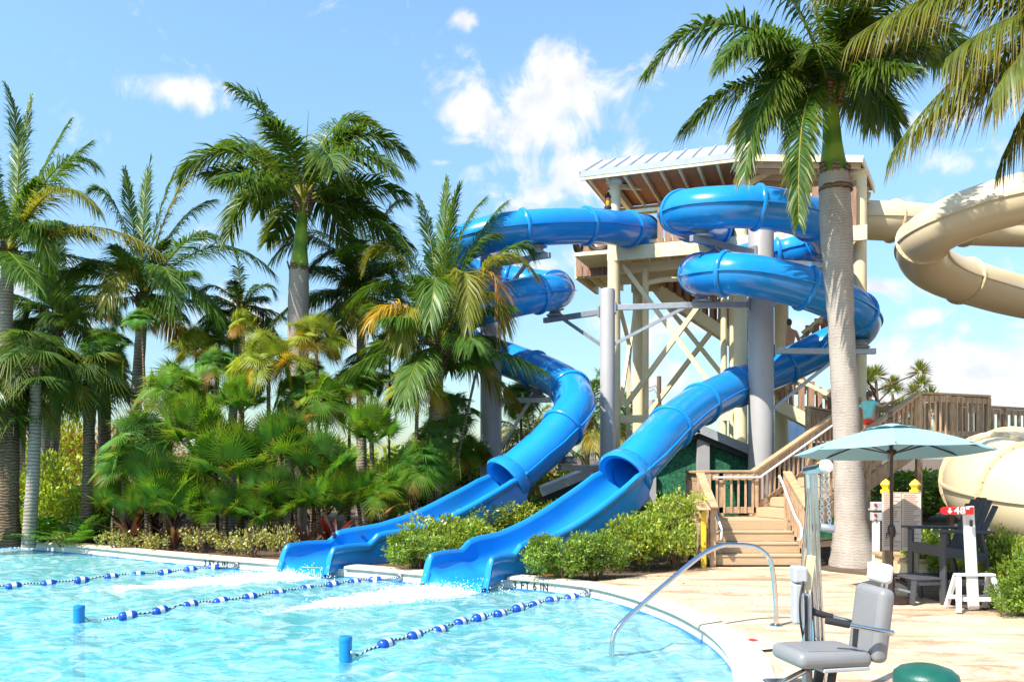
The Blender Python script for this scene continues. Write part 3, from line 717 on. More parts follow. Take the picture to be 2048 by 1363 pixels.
def pickets(a, c, z0, z1, sp=.20, w_=.165, root=tw, seed=1, skip=(), z0b=None, z1b=None, m='picket', rough=.16, name='picket'):
    rr = random.Random(seed); a = V(a); c = V(c); L_ = (c - a).length; n_ = int(L_ / sp); d = (c - a).normalized()
    z0b = z0 if z0b is None else z0b; z1b = z1 if z1b is None else z1b
    for i in range(n_):
        t = (i + .5) / n_
        if any(s0 < t < s1 for s0, s1 in skip): continue
        p = lerp(a, c, t); b = MB(); lo = lerp(z0, z0b, t); hi = lerp(z1, z1b, t) + rr.uniform(-rough, rough * .3); x = rr.uniform(-.02, .02)
        b.bar(V((p.x, p.y, lo)), V((p.x + d.x * x, p.y + d.y * x, hi)), w_ + rr.uniform(-.03, .02), .03, V((-d.y, d.x, 0)))
        b.build(name, MT[m], root)
pickets(T(.12, -.02, 0), T(3.15, -.02, 0), FZ - .02, FZ + 1.15, skip=((0.06, .33), (.76, 1.0)), seed=3)
pickets(T(3.45, -.02, 0), T(6.0, -.02, 0), FZ - .02, FZ + 1.1, seed=4)
pickets(T(-1.5, 1.56, 0), T(-.1, 1.56, 0), FZ - .32, FZ + .62, seed=5)
pickets(T(-.1, 4.1, 0), T(6.1, 4.1, 0), FZ, FZ + 1.1, sp=.34, seed=6)
tbar('guard_rail', (.1, .04, FZ + .95), (3.2, .04, FZ + .95), .05, .09, 'cream'); tbar('guard_rail', (.1, .04, FZ + .12), (3.2, .04, FZ + .12), .05, .09, 'cream')
tbar('guard_rail', (3.4, .04, FZ + .9), (6.0, .04, FZ + .9), .05, .09, 'cream'); tbar('guard_rail', (-1.5, 1.62, FZ + .5), (-.1, 1.62, FZ + .5), .05, .09, 'cream')
tbar('back_wall', (1.9, 3.2, FZ + 1.1), (3.6, 3.2, FZ + 1.1), .05, 2.0, 'soffit')
for a, c in [((.25, -.06), (.95, -.06)), ((2.32, -.06), (3.06, -.06))]:
    b = MB(); p = T((a[0] + c[0]) / 2, -.06, FZ + .55); w_ = c[0] - a[0]; b.box(p + V((0, 0, -.3)), (w_, .05, .5), TM); b.build('slide_entry_panel', MT['blue'], tw, bevel=.01)
# roof: main gable with the ridge along the front, lean-to wing at the right
EZ = 9.36; RZ = 11.0
def slab(name, quad, th, m, parent=tw):
    b = MB(); q = [V(x) for x in quad]; n_ = (q[1] - q[0]).cross(q[2] - q[0]).normalized()
    if n_.z < 0: n_ = -n_
    b.prism(q, -n_ * th); return b.build(name, MT[m], parent)
RV = 1.5; RZ = EZ + 1.0; front = [T(-.75, -.55, EZ), T(3.35, -.55, EZ), T(3.35, RV, RZ), T(-.75, RV, RZ)]
backq = [T(-.75, RV, RZ), T(3.35, RV, RZ), T(3.35, 2.75, EZ + .4), T(-.75, 2.75, EZ + .4)]
rf = slab('roof_panel', front, .05, 'roofmetal'); slab('roof_panel', backq, .05, 'roofmetal')
wing = [T(3.42, -.35, EZ - .02), T(6.06, -.35, 8.99), T(6.5, 2.6, 9.12), T(3.42, 2.8, EZ - .02)]; wg = slab('roof_panel', wing, .05, 'roofmetal')
for i in range(11):
    u = -.7 + i * .4; b = MB(); b.bar(T(u, -.56, EZ + .02), T(u, RV, RZ + .02), .03, .05); b.build('standing_seam', MT['roofmetal'], rf)
def dn(q, d): return [p - V((0, 0, d)) for p in q]
slab('soffit', [T(-.72, -.5, EZ - .1), T(3.34, -.5, EZ - .1), T(3.34, 2.4, EZ - .1), T(-.72, 2.4, EZ - .1)], .02, 'soffit'); slab('soffit', dn(wing, .065), .02, 'soffit')
for i in range(9):
    u = -.55 + i * .47; tbar('rafter', (u, -.5, EZ - .17), (u, 2.3, EZ - .17), .06, .12)
for i in range(6):
    v_ = -.1 + i * .5; tbar('purlin', (3.45, v_, EZ - .16), (6.04 + .14 * (v_ + .35), v_, 9.02 - .16), .07, .14)
tbar('roof_fascia', (-.77, -.58, EZ - .06), (3.4, -.58, EZ - .06), .04, .16, 'fascia'); tbar('roof_fascia', (-.77, -.56, EZ - .17), (3.4, -.56, EZ - .17), .06, .08)
tbar('roof_fascia', (3.42, -.38, EZ - .08), (6.1, -.38, 8.92), .04, .16); tbar('roof_fascia', (6.09, -.36, 8.92), (6.53, 2.6, 9.05), .04, .18)
tbar('rake_board', (-.77, -.58, EZ - .07), (-.77, RV, RZ - .07), .04, .16, 'fascia'); tbar('rake_board', (3.38, -.58, EZ - .07), (3.38, RV, RZ - .07), .04, .16)
tbar('eave_beam', (-.5, 2.3, EZ - .3), (3.3, 2.3, EZ - .3), .14, .22); tbar('eave_beam', (0, -.02, EZ - .3), (0, 2.6, EZ - .3), .12, .2); tbar('eave_beam', (3.26, 0, EZ - .3), (3.26, 2.6, EZ - .3), .12, .2)
tbar('eave_beam', (3.4, 2.55, EZ - .38), (6.4, 2.55, 8.8), .12, .2)
tbar('knee_brace', (3.26, .1, 8.7), (4.0, .6, EZ - .15), .1, .14); tbar('knee_brace', (.05, .1, 9.1), (.55, .9, EZ - .1), .09, .12)
b = MB(); p = T(2.35, 1.2, EZ - .35); b.box(p, (.36, .24, .22), TM); b.build('loudspeaker', MT['black'], tw, bevel=.02)
# bracing
def pb(a, c, w_=.12): 
    b = MB(); b.bar(P(*a), P(*c), w_, w_); b.build('cross_brace', MT['cream'], tw)
pb((1246, 530, 22.1), (1425, 772, 21.2)); pb((1424, 575, 21.2), (1250, 812, 22.1)); pb((1305, 575, 24.2), (1442, 746, 23.3)); pb((1440, 640, 23.3), (1296, 828, 24.4))
pb((1236, 600, 22.4), (1259, 690, 23.2), .09); pb((1259, 690, 23.2), (1240, 815, 22.4), .09); pb((1273, 590, 23.8), (1258, 720, 23.2), .08)
b = MB(); b.bar(P(1242, 838, 22), P(1466, 832, 20.9), .16, .2); b.build('ground_beam', MT['cream'], tw); b = MB(); b.bar(P(1258, 690, 23.2), P(1256, 905, 23.2), .1, .1); b.build('post', MT['cream'], tw)
# stair flights inside the tower
def flight(a, c, n_, wdir, wid, seed):
    a = V(a); c = V(c); d = c - a; wd = V(wdir).normalized()
    for s_ in (0, 1):
        b = MB(); o = wd * (wid * s_); b.bar(a + o - V((0, 0, .12)), c + o - V((0, 0, .12)), .07, .3); b.build('stair_stringer', MT['cream'], tw)
        pickets(V((a.x, a.y, 0)) + o, V((c.x, c.y, 0)) + o, a.z - .05, a.z + .95, sp=.22, seed=seed + s_, z0b=c.z - .05, z1b=c.z + .95, rough=.08, w_=.13)
        b = MB(); b.bar(a + o + V((0, 0, .8)), c + o + V((0, 0, .8)), .05, .09); b.build('guard_rail', MT['cream'], tw)
    for i in range(n_):
        p = a + d * ((i + .5) / n_) + wd * (wid / 2); b = MB(); dh = V((d.x, d.y, 0)).normalized()
        b.bar(p - wd * (wid / 2), p + wd * (wid / 2), .27, .04, V((0, 0, 1))); b.build('stair_tread', MT['cream'], tw)
flight(P(1318, 572, 23.6), P(1500, 690, 22.6), 12, (.3, .95, 0), 1.1, 20)
flight(P(1556, 800, 21.6), P(1690, 868, 20.9), 8, (.3, .95, 0), 1.2, 30)
flight(P(1604, 724, 22.8), P(1700, 650, 22.3), 8, (.3, .95, 0), 1.1, 40)
b = MB(); pc = P(1535, 768, 22.8); b.box(pc, (2.0, 2.4, .1), TM); b.build('stair_landing', MT['cream'], tw)
for k in range(5): q = pc + TV * (-1.1 + k * .55) - V((0, 0, .14)); b = MB(); b.bar(q - TU * 1.0, q + TU * 1.0, .06, .16); b.build('joist', MT['cream'], tw)
pickets(pc + TV * 1.2 - TU * 1.0, pc + TV * 1.2 + TU * 1.0, pc.z, pc.z + 1.1, seed=9, sp=.24); b = MB(); b.bar(pc + TV * 1.16 - TU * 1.0 + V((0, 0, 1.05)), pc + TV * 1.16 + TU * 1.0 + V((0, 0, 1.05)), .06, .1); b.build('guard_rail', MT['cream'], tw)
MAN = pc + V((.62, .1, .05))
# lanterns, tyre
def lantern(p, label):
    t = thing('lantern', p, label, 'lantern', 'lanterns hung on the tower posts')
    b = MB(); b.lathe(p, [(.02, -.02), (.10, -.02), (.10, .03), (.075, .05)], 14); b.build('lamp_base', MT['black'], t)
    b = MB(); b.lathe(p, [(.06, .05), (.075, .12), (.075, .2), (.055, .27)], 14); b.build('lamp_glass', MT['amber'], t, smooth=50)
    b = MB(); b.lathe(p, [(.085, .27), (.09, .3), (.04, .37), (.03, .41), (0, .42)], 14)
    for k in range(4): a = k * PI / 2 + .5; b.tube([p + V((.085 * math.cos(a), .085 * math.sin(a), .03)), p + V((.085 * math.cos(a), .085 * math.sin(a), .28))], .007, 5)
    b.tube([p + V((.085 * math.cos(a_), 0, .3 + .22 * math.sin(a_))) for a_ in np.linspace(0, PI, 9)], .006, 5); b.build('lamp_cage', MT['black'], t)
    b = MB(); b.bar(p + V((0, 0, .52)), p + V((.30, .04, .44)), .03, .03); b.build('bracket', MT['black'], t)
lantern(P(1216, 416, 21.9), 'black oil lantern hung on the left corner post of the cream tower'); lantern(P(1471, 378, 20.75), 'black oil lantern just above the upper loop of the right-hand blue slide')
def tyre(p, ax, r, label):
    b = MB(); n_ = 28; vs = []; q = V((0, 0, 1)).rotation_difference(V(ax)); 
    for i in range(n_):
        a = 2 * PI * i / n_
        for k in range(10):
            c_ = 2 * PI * k / 10; rr = r + .085 * math.cos(c_); z = .09 * math.sin(c_); vs.append(p + q @ V((rr * math.cos(a), rr * math.sin(a), z)))
    b.add(vs, [(i * 10 + k, i * 10 + (k + 1) % 10, ((i + 1) % n_) * 10 + (k + 1) % 10, ((i + 1) % n_) * 10 + k) for i in range(n_) for k in range(10)])
    o = b.build('tyre', MT['black'], org=p, smooth=60); tag(o, label, 'tyre', 'old tyres hung on the tower')
tyre(P(1199, 482, 22.75), (-TV), .26, 'black tyre hung on the brown boards under the left-hand blue slide'); tyre(P(1156, 484, 23.2), (TU), .26, 'black tyre on the far left edge of the tower platform, seen edge on')
# ------------------------------------------------------------------ buildings behind
bd = thing('ivy_building', (2, 19.4, 0), 'low building with dark green ivy walls and a grey gable roof behind the wooden stairs', 'building')
def bx(name, c, s_, m, parent=bd, bevel=0, mtx=None):
    b = MB(); b.box(c, s_, mtx); return b.build(name, MT[m], parent, bevel=bevel)
apx = P(1395, 848, 19.3); lf = P(1082, 975, 19.3); rt = P(1625, 940, 19.3)
b = MB(); yy = 19.45; wall_poly = [V(p) for p in [(lf.x + .2, yy, -.05), (rt.x + .6, yy, -.05), (rt.x + .6, yy, rt.z - .25), (apx.x, yy, apx.z - .14), (lf.x + .2, yy, lf.z - .12)]]
b.prism(wall_poly, (0, 1.2, 0)); b.build('ivy_wall', MT['hedgewall'], bd)
for a, c, nm in ((apx, lf, 'roof'), (apx, rt + V((.7, 0, -.35)), 'roof')):
    q = [a + V((0, -.1, 0)), c + V((0, -.1, 0)), c + V((0, 1.5, 0)), a + V((0, 1.5, 0))]; r_ = slab('roof', q, .05, 'roofmetal', bd)
    b = MB(); b.bar(a + V((0, -.12, -.1)), c + V((0, -.12, -.1)), .05, .2); b.build('rake_board', MT['fascia'], r_)
    b = MB(); b.bar(a + V((0, -.03, -.27)), c + V((0, -.03, -.27)), .05, .12); b.build('painted_shadow_strip', MT['black'], r_)  # black strip drawn in as the shade under the rake board
for px in (1407, 1300): p = P(px, 900, 19.3); bx('pilaster', (p.x, 19.36, apx.z * .45 if px > 1350 else .8), (.3, .12, apx.z * .9 if px > 1350 else 1.4), 'grey', bevel=.01)
b2 = thing('outbuilding', (9, 25, 0), 'pale standing seam metal roof glimpsed between the grey pillar and the big palm', 'building')
a0, a1 = P(1545, 905, 23), P(1720, 905, 23); a2, a3 = P(1720, 842, 26), P(1550, 842, 26)
rr_ = slab('roof', [a0, a1, a2, a3], .06, 'roofmetal', b2)
for i in range(9):
    t = (i + .5) / 9; b = MB(); b.bar(lerp(a0, a1, t) + V((0, 0, .02)), lerp(a3, a2, t) + V((0, 0, .02)), .03, .05); b.build('standing_seam', MT['roofmetal'], rr_)
b = MB(); b.box(((a0.x + a1.x) / 2, 24.4, .9), (a1.x - a0.x - .3, 2.4, 1.9)); b.build('wall', MT['grey'], b2)
# utility pole far behind
pb_ = P(1318, 752, 60); up = thing('utility_pole', (pb_.x, 60, 0), 'wooden utility pole with street light arms far behind the tower legs', 'pole')
b = MB(); b.tube([(pb_.x, 60, -.1), (pb_.x, 60, pb_.z)], [.22, .16], 12); b.build('pole', MT['twig'], up)
for px, py in ((1305, 772), (1301, 780)):
    b = MB(); q = P(px, py, 60); b.tube([(pb_.x, 60, q.z - .5), (lerp(pb_.x, q.x, .6), 60, q.z + .1), q], .04, 6); b.bar(q + V((.15, 0, 0)), q - V((.25, 0, .12)), .2, .12); b.build('lamp_arm', MT['grey'], up)
b = MB(); q = P(1302, 805, 60); b.lathe(q - V((0, 0, .7)), [(.3, 0), (.32, .1), (.32, .9), (.2, 1.0)], 12); b.bar(q, (pb_.x, 60, q.z), .1, .1); b.build('transformer', MT['grey'], up)

# ------------------------------------------------------------------ wooden staircase
stc = thing('wooden_staircase', (4.3, 14.2, 0), 'timber stairs with slatted railings climbing past the big palm to an upper landing', 'staircase')
def W(name, a, c, w_, h, m='wood', up=(0, 0, 1), parent=None, bevel=.004):
    b = MB(); b.bar(a, c, w_, h, up); return b.build(name, MT[m], parent or stc, bevel=bevel)
X0, X1 = 3.40, 5.06; Y0 = 14.2; RH = .178; TD = .29
for i in range(4):
    y = Y0 + i * TD; z = (i + 1) * RH
    bx('riser', ((X0 + X1) / 2, y + .02, z - RH / 2 - .012), (X1 - X0, .03, RH - .035), 'tread', stc, .004)
    if i < 3: bx('tread', ((X0 + X1) / 2, y + TD / 2, z - .015), (X1 - X0, TD + .02, .03), 'tread', stc, .004)
LZ = 4 * RH; LY = Y0 + 3 * TD
for k in range(8): bx('deck_board', ((X0 + X1) / 2 + .05, LY + .085 + k * .147, LZ - .015), (X1 - X0 + .25, .14, .03), 'tread', stc, .004)
bx('side_panel', (X0 - .03, LY - .25, LZ / 2 - .02), (.04, 1.0, LZ - .06), 'tread', stc)
E_ = V((.90, .43, 0)).normalized(); E_ = V((.9, .436, 0)).normalized(); NN = V((E_.y, -E_.x, 0))
def post(x, y, z0, z1, w_=.1, m='wood'): return W('post', (x, y, z0), (x, y, z1), w_, w_, m, (0, 1, 0), bevel=.006)
def baluster_run(a, c, zb0, zb1, zt0, zt1, sp=.135, w_=.036):
    a = V(a); c = V(c); L_ = (c - a).length; n_ = int(L_ / sp); d = (c - a).normalized()
    for i in range(n_):
        t = (i + .5) / n_; p = lerp(a, c, t); b = MB(); b.bar((p.x, p.y, lerp(zb0, zb1, t)), (p.x, p.y, lerp(zt0, zt1, t)), w_, w_, V((-d.y, d.x, 0))); b.build('baluster', MT['baluster'], stc)
YB = 16.0; RHT = .88
xb0, xb1 = X0 + .03, 4.72
# landing: left side, back
for x, y in ((xb0, YB), (xb0, LY), (xb1, YB), (4.05, YB)): post(x, y, 0, LZ + RHT - .03)
W('handrail', (xb0 - .06, YB, LZ + RHT), (xb1 + .03, YB, LZ + RHT), .15, .04, 'rail'); W('handrail', (xb0, YB + .05, LZ + RHT - .005), (xb0, LY - .05, LZ + RHT - .005), .15, .04, 'rail')
W('top_rail', (xb0, YB - .03, LZ + RHT - .1), (xb1, YB - .03, LZ + RHT - .1), .04, .14); W('bottom_rail', (xb0, YB - .03, LZ + .13), (xb1, YB - .03, LZ + .13), .04, .12)
W('top_rail', (xb0, YB, LZ + RHT - .1), (xb0, LY, LZ + RHT - .1), .04, .14)
baluster_run((xb0 + .05, YB - .055, 0), (xb1, YB - .055, 0), LZ + .07, LZ + .07, LZ + RHT - .05, LZ + RHT - .05)
baluster_run((xb0, YB, 0), (xb0, LY, 0), LZ + .03, LZ + .03, LZ + RHT - .05, LZ + RHT - .05, sp=.11)
# lower flight rails
for x in (xb0, X1 - .03):
    post(x, Y0 - .08, 0, .98)
    W('handrail', (x, LY + .02, LZ + RHT + .0), (x, Y0 - .2, 1.0), .15, .04, 'rail'); W('top_rail', (x, LY, LZ + RHT - .11), (x, Y0 - .1, .9), .04, .12)
    baluster_run((x, LY, 0), (x, Y0, 0), LZ + .05, .15, LZ + RHT - .08, .92, sp=.12)
    xo = x + (.12 if x < 4 else -.12)
    b = MB(); b.tube(smooth_path([(xo, LY + .1, LZ + RHT - .1), (xo, LY, LZ + RHT - .12), (xo, Y0 + .15, .88), (xo, Y0 - .12, .72), (xo, Y0 - .22, .62), (xo, Y0 - .2, .48), (xo, Y0 - .08, .45)], 4), .021, 10); b.build('metal_handrail', MT['whitepipe'], stc, smooth=60)
post(X1 - .03, LY, 0, LZ + RHT - .03)
# second flight rises to the right
Pf = V((xb1, YB, 0)); Pn = Pf + NN * 1.42; RUN = 2.8; DZ = 2.22
def fl(t, s_, z): return Pf + E_ * (RUN * t) + NN * s_ + V((0, 0, z))
for s_ in (.0, 1.42):
    W('stringer', fl(-.03, s_, LZ - .08), fl(1.02, s_, DZ - .14), .05, .26, bevel=.005)
    W('handrail', fl(-.02, s_, LZ + RHT), fl(1.0, s_, DZ + RHT), .15, .045, 'rail'); W('top_rail', fl(-.02, s_ + (.03 if s_ == 0 else -.03), LZ + RHT - .11), fl(1., s_ + (.03 if s_ == 0 else -.03), DZ + RHT - .11), .04, .14)
    W('bottom_rail', fl(0, s_, LZ + .17), fl(1., s_, DZ + .17), .04, .1)
    a = fl(.02, s_, 0); c = fl(.99, s_, 0); baluster_run(a, c, LZ + .1, DZ + .1, LZ + RHT - .06, DZ + RHT - .06, sp=.12)
    for t in ((.5, 1.0) if s_ == 0 else (0., .5)):
        p = fl(t, s_, 0); post(p.x, p.y, 0, lerp(LZ, DZ, t) + RHT - .04)
xo = fl(0, .12, LZ + RHT - .12); b = MB(); b.tube([xo - V((.9, .0, 0)) + V((0, -.02, 0)), xo, fl(1., .12, DZ + RHT - .12)], .022, 10); b.build('metal_handrail', MT['whitepipe'], stc, smooth=60)
for i in range(8):
    t = (i + .5) / 8; z = LZ + (i + 1) * (DZ - LZ) / 8.; a = fl(t, .03, z - .02); c = fl(t, 1.39, z - .02); W('tread', a, c, .32, .035, 'tread')
    a = fl(i / 8., .03, z - .1); c = fl(i / 8., 1.39, z - .1); W('riser', a, c, .025, .16, 'tread')
# upper deck
DE = fl(1., 0, 0)
def dk(e, s_, z): return DE + E_ * e + NN * s_ + V((0, 0, z))
for k in range(15): W('deck_board', dk(.07 + k * .147, -1.4 - k * .08, DZ - .02), dk(.07 + k * .147, 1.45, DZ - .02), .14, .03, 'tread')
for a, c in (((0, 1.42), (2.05, 1.42)), ((2.05, 1.42), (2.05, -2.5)), ((-.1, -1.3), (2.0, -2.5)), ((2.05, .6), (6, .3))):
    p0 = dk(*a, 0); p1 = dk(*c, 0)
    zr = DZ + RHT - (0 if a[0] != -.1 and c[0] < 5 else .12)
    n_ = max(2, int((p1 - p0).length / .95)); side = (p1 - p0).normalized().cross(V((0, 0, 1))) * .035
    for k in range(0 if a != (2.05, 1.42) else 1, n_ + 1): p = lerp(p0, p1, k / n_); post(p.x, p.y, 0 if k in (0, n_) else DZ - .35, zr - .03)
    W('handrail', p0 + V((0, 0, zr)), p1 + V((0, 0, zr)), .16, .045, 'rail'); W('top_rail', p0 + side + V((0, 0, zr - .1)), p1 + side + V((0, 0, zr - .1)), .04, .12); W('bottom_rail', p0 + side + V((0, 0, DZ + .1)), p1 + side + V((0, 0, DZ + .1)), .04, .12)
    W('rim_board', p0 + V((0, 0, DZ - .17)), p1 + V((0, 0, DZ - .17)), .05, .26)
    if (p1 - p0).length < 3: baluster_run(p0 + side * 1.6, p1 + side * 1.6, DZ + .06, DZ + .06, zr - .05, zr - .05, sp=.15)
    else: baluster_run(p0 + side * 1.6, p1 + side * 1.6, DZ + .06, DZ + .06, zr - .05, zr - .05, sp=.26, w_=.06)
GIRL = fl(.90, .50, LZ + 7 * (DZ - LZ) / 8.)
# ------------------------------------------------------------------ float lines, posts in the pool, anchors, depth markers
def float_line(px, extra, anchor, label, n0=None):
    pts = [G(x, y, WZ + .01) for x, y in px]
    a = G(*anchor, WZ + .09) if False else anchor
    t = thing('float_line', pts[0], label, 'float line', 'blue and white float lines across the pool')
    path = [a] + [p + V((0, 0, .02)) for p in pts] + extra
    pth = smooth_path(path, 5)
    for i, p in enumerate(pth): p.z += .012 * math.sin(i * 1.7)
    # rope as a mesh whose local x runs along it would need bending: striped by world x
    b = MB(); b.tube(pth, .013, 7); b.build('rope', MT['rope'], t, smooth=60)
    for i, p in enumerate(pts):
        d = (path[i + 2] - path[i]).normalized() if i + 2 < len(path) else (path[i + 1] - path[i]).normalized()
        d = (d + V((random.uniform(-.08, .08), random.uniform(-.08, .08), random.uniform(-.1, .1)))).normalized(); c = p + V((0, 0, .0 + random.uniform(-.012, .012)))
        b = MB(); b.lathe(c, [(.02, -.112), (.042, -.106), (.06, -.085), (.066, -.045), (.066, .045), (.06, .085), (.042, .106), (.02, .112)], 18, d); f_ = b.build('float', MT['floatblue'], t, smooth=40)
        b = MB(); b.lathe(c, [(.0665, -.032), (.0685, -.03), (.0685, .03), (.0665, .032)], 18, d); b.build('float_band', MT['floatwhite'], f_, smooth=40)
def wall_at(px, z=-.09):
    p = G(px, 1178, z)
    best = min(range(len(lp)), key=lambda i: abs((lp[i].x / lp[i].y) * F + CX - px) + (0 if lp[i].y > 8 else 9999)); q = lp[best]; q2 = lp[(best + 1) % len(lp)]
    x0 = q.x / q.y * F + CX; x1 = q2.x / q2.y * F + CX; tt = (px - x0) / (x1 - x0 + 1e-9); qq = lerp(q, q2, max(-1, min(1, tt))); n_ = (q2 - q).normalized(); nv = V((n_.y, -n_.x, 0))
    return V((qq.x, qq.y, z)) + nv * .02, nv
def anchor(px, label):
    p, nv = wall_at(px); t = thing('wall_anchor', p, label, 'wall anchor', 'rope anchors in the pool wall')
    b = MB(); b.lathe(p, [(.03, -.01), (.055, -.01), (.058, .01), (.044, .018), (.036, .0), (0, -.005)], 20, nv); b.build('anchor_cup', MT['galv'], t, smooth=40)
    b = MB(); b.tube([p + V((0, 0, .05)), p + nv * .03, p + V((0, 0, -.05))], .009, 6); b.build('anchor_bar', MT['steel'], t)
    return p + nv * .03
random.seed(4)
a1 = anchor(1176, 'rope anchor cup in the pool wall right of the right-hand blue chute'); a2 = anchor(800, 'rope anchor cup in the pool wall between the two blue chutes'); a3 = anchor(474, 'rope anchor cup in the pool wall left of both blue chutes')
float_line([(1142, 1194), (1105, 1201), (1070, 1208), (1037, 1217), (1000, 1227), (959, 1237), (921, 1246), (879, 1259), (830, 1270), (772, 1289)], [G(716, 1308, WZ), G(702, 1305, WZ + .08)], a1, 'nearest float line, from the wall right of the right-hand chute to the nearer blue post')
float_line([(751, 1159), (709, 1163), (665, 1169), (613, 1176), (557, 1185), (499, 1194), (441, 1202), (380, 1209), (320, 1222), (256, 1233)], [G(195, 1239, WZ), G(170, 1236, WZ + .07)], a2, 'middle float line, from the wall between the chutes to the farther blue post')
float_line([(427, 1135), (381, 1140), (330, 1144), (276, 1148), (223, 1153), (163, 1160), (97, 1166), (27, 1172), (-50, 1180), (-130, 1188)], [G(-230, 1198, WZ)], a3, 'farthest float line, running from the wall left of both chutes out of the picture')
for px, py, label in ((691, 1312, 'nearer blue post standing in the pool at the end of the nearest float line'), (158, 1243, 'farther blue post standing in the pool at the end of the middle float line')):
    p = G(px, py + 6, WZ); t = thing('pool_post', (p.x, p.y, -1.25), label, 'post', 'blue posts in the pool')
    b = MB(); b.lathe((p.x, p.y, -1.25), [(.066, 0), (.066, 1.255), (.066, 1.26)], 20); b.build('post', MT['blue'], t, smooth=40)
    b = MB(); b.lathe((p.x, p.y, .005), [(.067, 0), (.069, .01), (.069, .035), (.062, .05), (.03, .055), (0, .056)], 20); b.build('post_cap', MT['blue'], t, smooth=40)
def depth_marker(px, label, h=.15):
    best = min((i for i in range(len(lp)) if lp[i].y > 8), key=lambda i: abs(lp[i].x / lp[i].y * F + CX - px)); p = V((lp[best].x, lp[best].y, -.108))
    me = text_mesh('3 FT 6 IN', h * .92, .002, .9, 1.12, .0025); arc = [0.]; pp = [lp[best]]
    for k in range(1, 30): arc.append(arc[-1] + (lp[best + k] - lp[best + k - 1]).length)
    back_ = [0.]
    for k in range(1, 30): back_.append(back_[-1] - (lp[best - k] - lp[best - k + 1]).length)
    xs = back_[::-1] + arc[1:]; ps = [lp[best - k] for k in range(29, 0, -1)] + [lp[best + k] for k in range(30)]
    px_ = np.array([q.x for q in ps]); py_ = np.array([q.y for q in ps]); xs = np.array(xs)
    for v_ in me.vertices:
        x, y, z = v_.co; e_ = .02; qx, qy = np.interp(x, xs, px_), np.interp(x, xs, py_); tx, ty = np.interp(x + e_, xs, px_) - np.interp(x - e_, xs, px_), np.interp(x + e_, xs, py_) - np.interp(x - e_, xs, py_); l = math.hypot(tx, ty)
        v_.co = V((qx + ty / l * (.006 + z), qy - tx / l * (.006 + z), p.z + y)) - p
    o = link_mesh(me, 'depth_marker', MT['black'], org=p); tag(o, label, 'depth marker', 'depth markings on the pool wall')
depth_marker(1064, 'black 3 FT 6 IN lettering on the pool wall right of the right-hand chute', .17); depth_marker(433, 'black 3 FT 6 IN lettering on the pool wall left of both chutes', .17); depth_marker(22, 'black 3 FT 6 IN lettering on the pool wall at the far left', .17)
# ------------------------------------------------------------------ deck furniture
# pool handrail
hp = [G(1552, 1249), P(1551, 1200, 9.15), P(1543, 1130, 9.15), P(1530, 1106, 9.15), P(1506, 1092, 9.15), P(1470, 1089, 9.12), P(1440, 1091, 9.08), P(1400, 1111, 8.95), P(1330, 1168, 8.7), P(1262, 1228, 8.5), P(1237, 1254, 8.42), P(1225, 1282, 8.38)]
hp.append(hp[-1] + V((-.02, 0, -.5)))
hr = thing('pool_handrail', hp[0], 'bent stainless steel handrail running from the deck down into the pool', 'handrail')
b = MB(); b.tube(smooth_path(hp, 6), .027, 14); b.build('rail', MT['steel'], hr, smooth=60)
b = MB(); b.lathe(hp[0] - V((0, 0, .012)), [(.07, 0), (.07, .012), (.045, .03), (.03, .03)], 20); b.build('floor_flange', MT['steel'], hr, smooth=40)
# parasol
up_ = G(1783, 1200); um = thing('parasol', up_, 'pale blue parasol with a dark pole, open beside the rules board', 'parasol')
ax = V((.0, .085, 1)).normalized(); q = V((0, 0, 1)).rotation_difference(ax); apex = V((up_.x - .01, up_.y, 2.26)); RC = 1.21; drop = .345; hubz = apex - ax * .34
n8 = 8; rim = []; 
for k in range(n8):
    a = 2 * PI * (k + .5) / n8; rim.append(apex + q @ V((RC * math.cos(a), RC * math.sin(a), -drop)))
b = MB(); vs = []; rings = 7; sub = 6
for j in range(rings + 1):
    t = j / rings
    for k in range(n8):
        for m_ in range(sub):
            e = lerp(rim[k], rim[(k + 1) % n8], m_ / sub); sag = math.sin(PI * m_ / sub)
            p = lerp(apex, e, .06 + .94 * t) + ax * (.05 * math.sin(PI * t) - .018 * sag * t); p -= (e - apex).normalized() * (.03 * sag * t)
            vs.append(p)
K = n8 * sub
b.add(vs, [(j * K + k, j * K + (k + 1) % K, (j + 1) * K + (k + 1) % K, (j + 1) * K + k) for j in range(rings) for k in range(K)])
b.v.append(tuple(apex)); b.f += [(len(b.v) - 1, (k + 1) % K, k) for k in range(K)]
cv = b.build('canopy', MT['canvas'], um); so_ = cv.modifiers.new('cloth', 'SOLIDIFY'); so_.thickness = .004
b = MB(); vs = []
for j in range(4):
    t = .05 + .2 * j / 3
    for k in range(n8):
        for m_ in range(sub):
            e = lerp(rim[k], rim[(k + 1) % n8], m_ / sub); vs.append(lerp(apex, e, t) + ax * (.05 + .02 * math.sin(PI * m_ / sub) * (j == 3)))
b.add(vs, [(j * K + k, j * K + (k + 1) % K, (j + 1) * K + (k + 1) % K, (j + 1) * K + k) for j in range(3) for k in range(K)]); vc = b.build('wind_vent', MT['canvas'], cv, smooth=50)
vc.modifiers.new('cloth', 'SOLIDIFY').thickness = .004
for k in range(n8):
    b = MB(); p0 = apex - ax * .05; p1 = rim[k]; b.bar(lerp(p0, p1, .05) - ax * .02, lerp(p0, p1, .97) - ax * -.005, .016, .02); b.bar(lerp(p0, p1, .52) - ax * .0, hubz + (p1 - p0).normalized() * .05, .012, .014); b.build('rib', MT['bronze'], um)
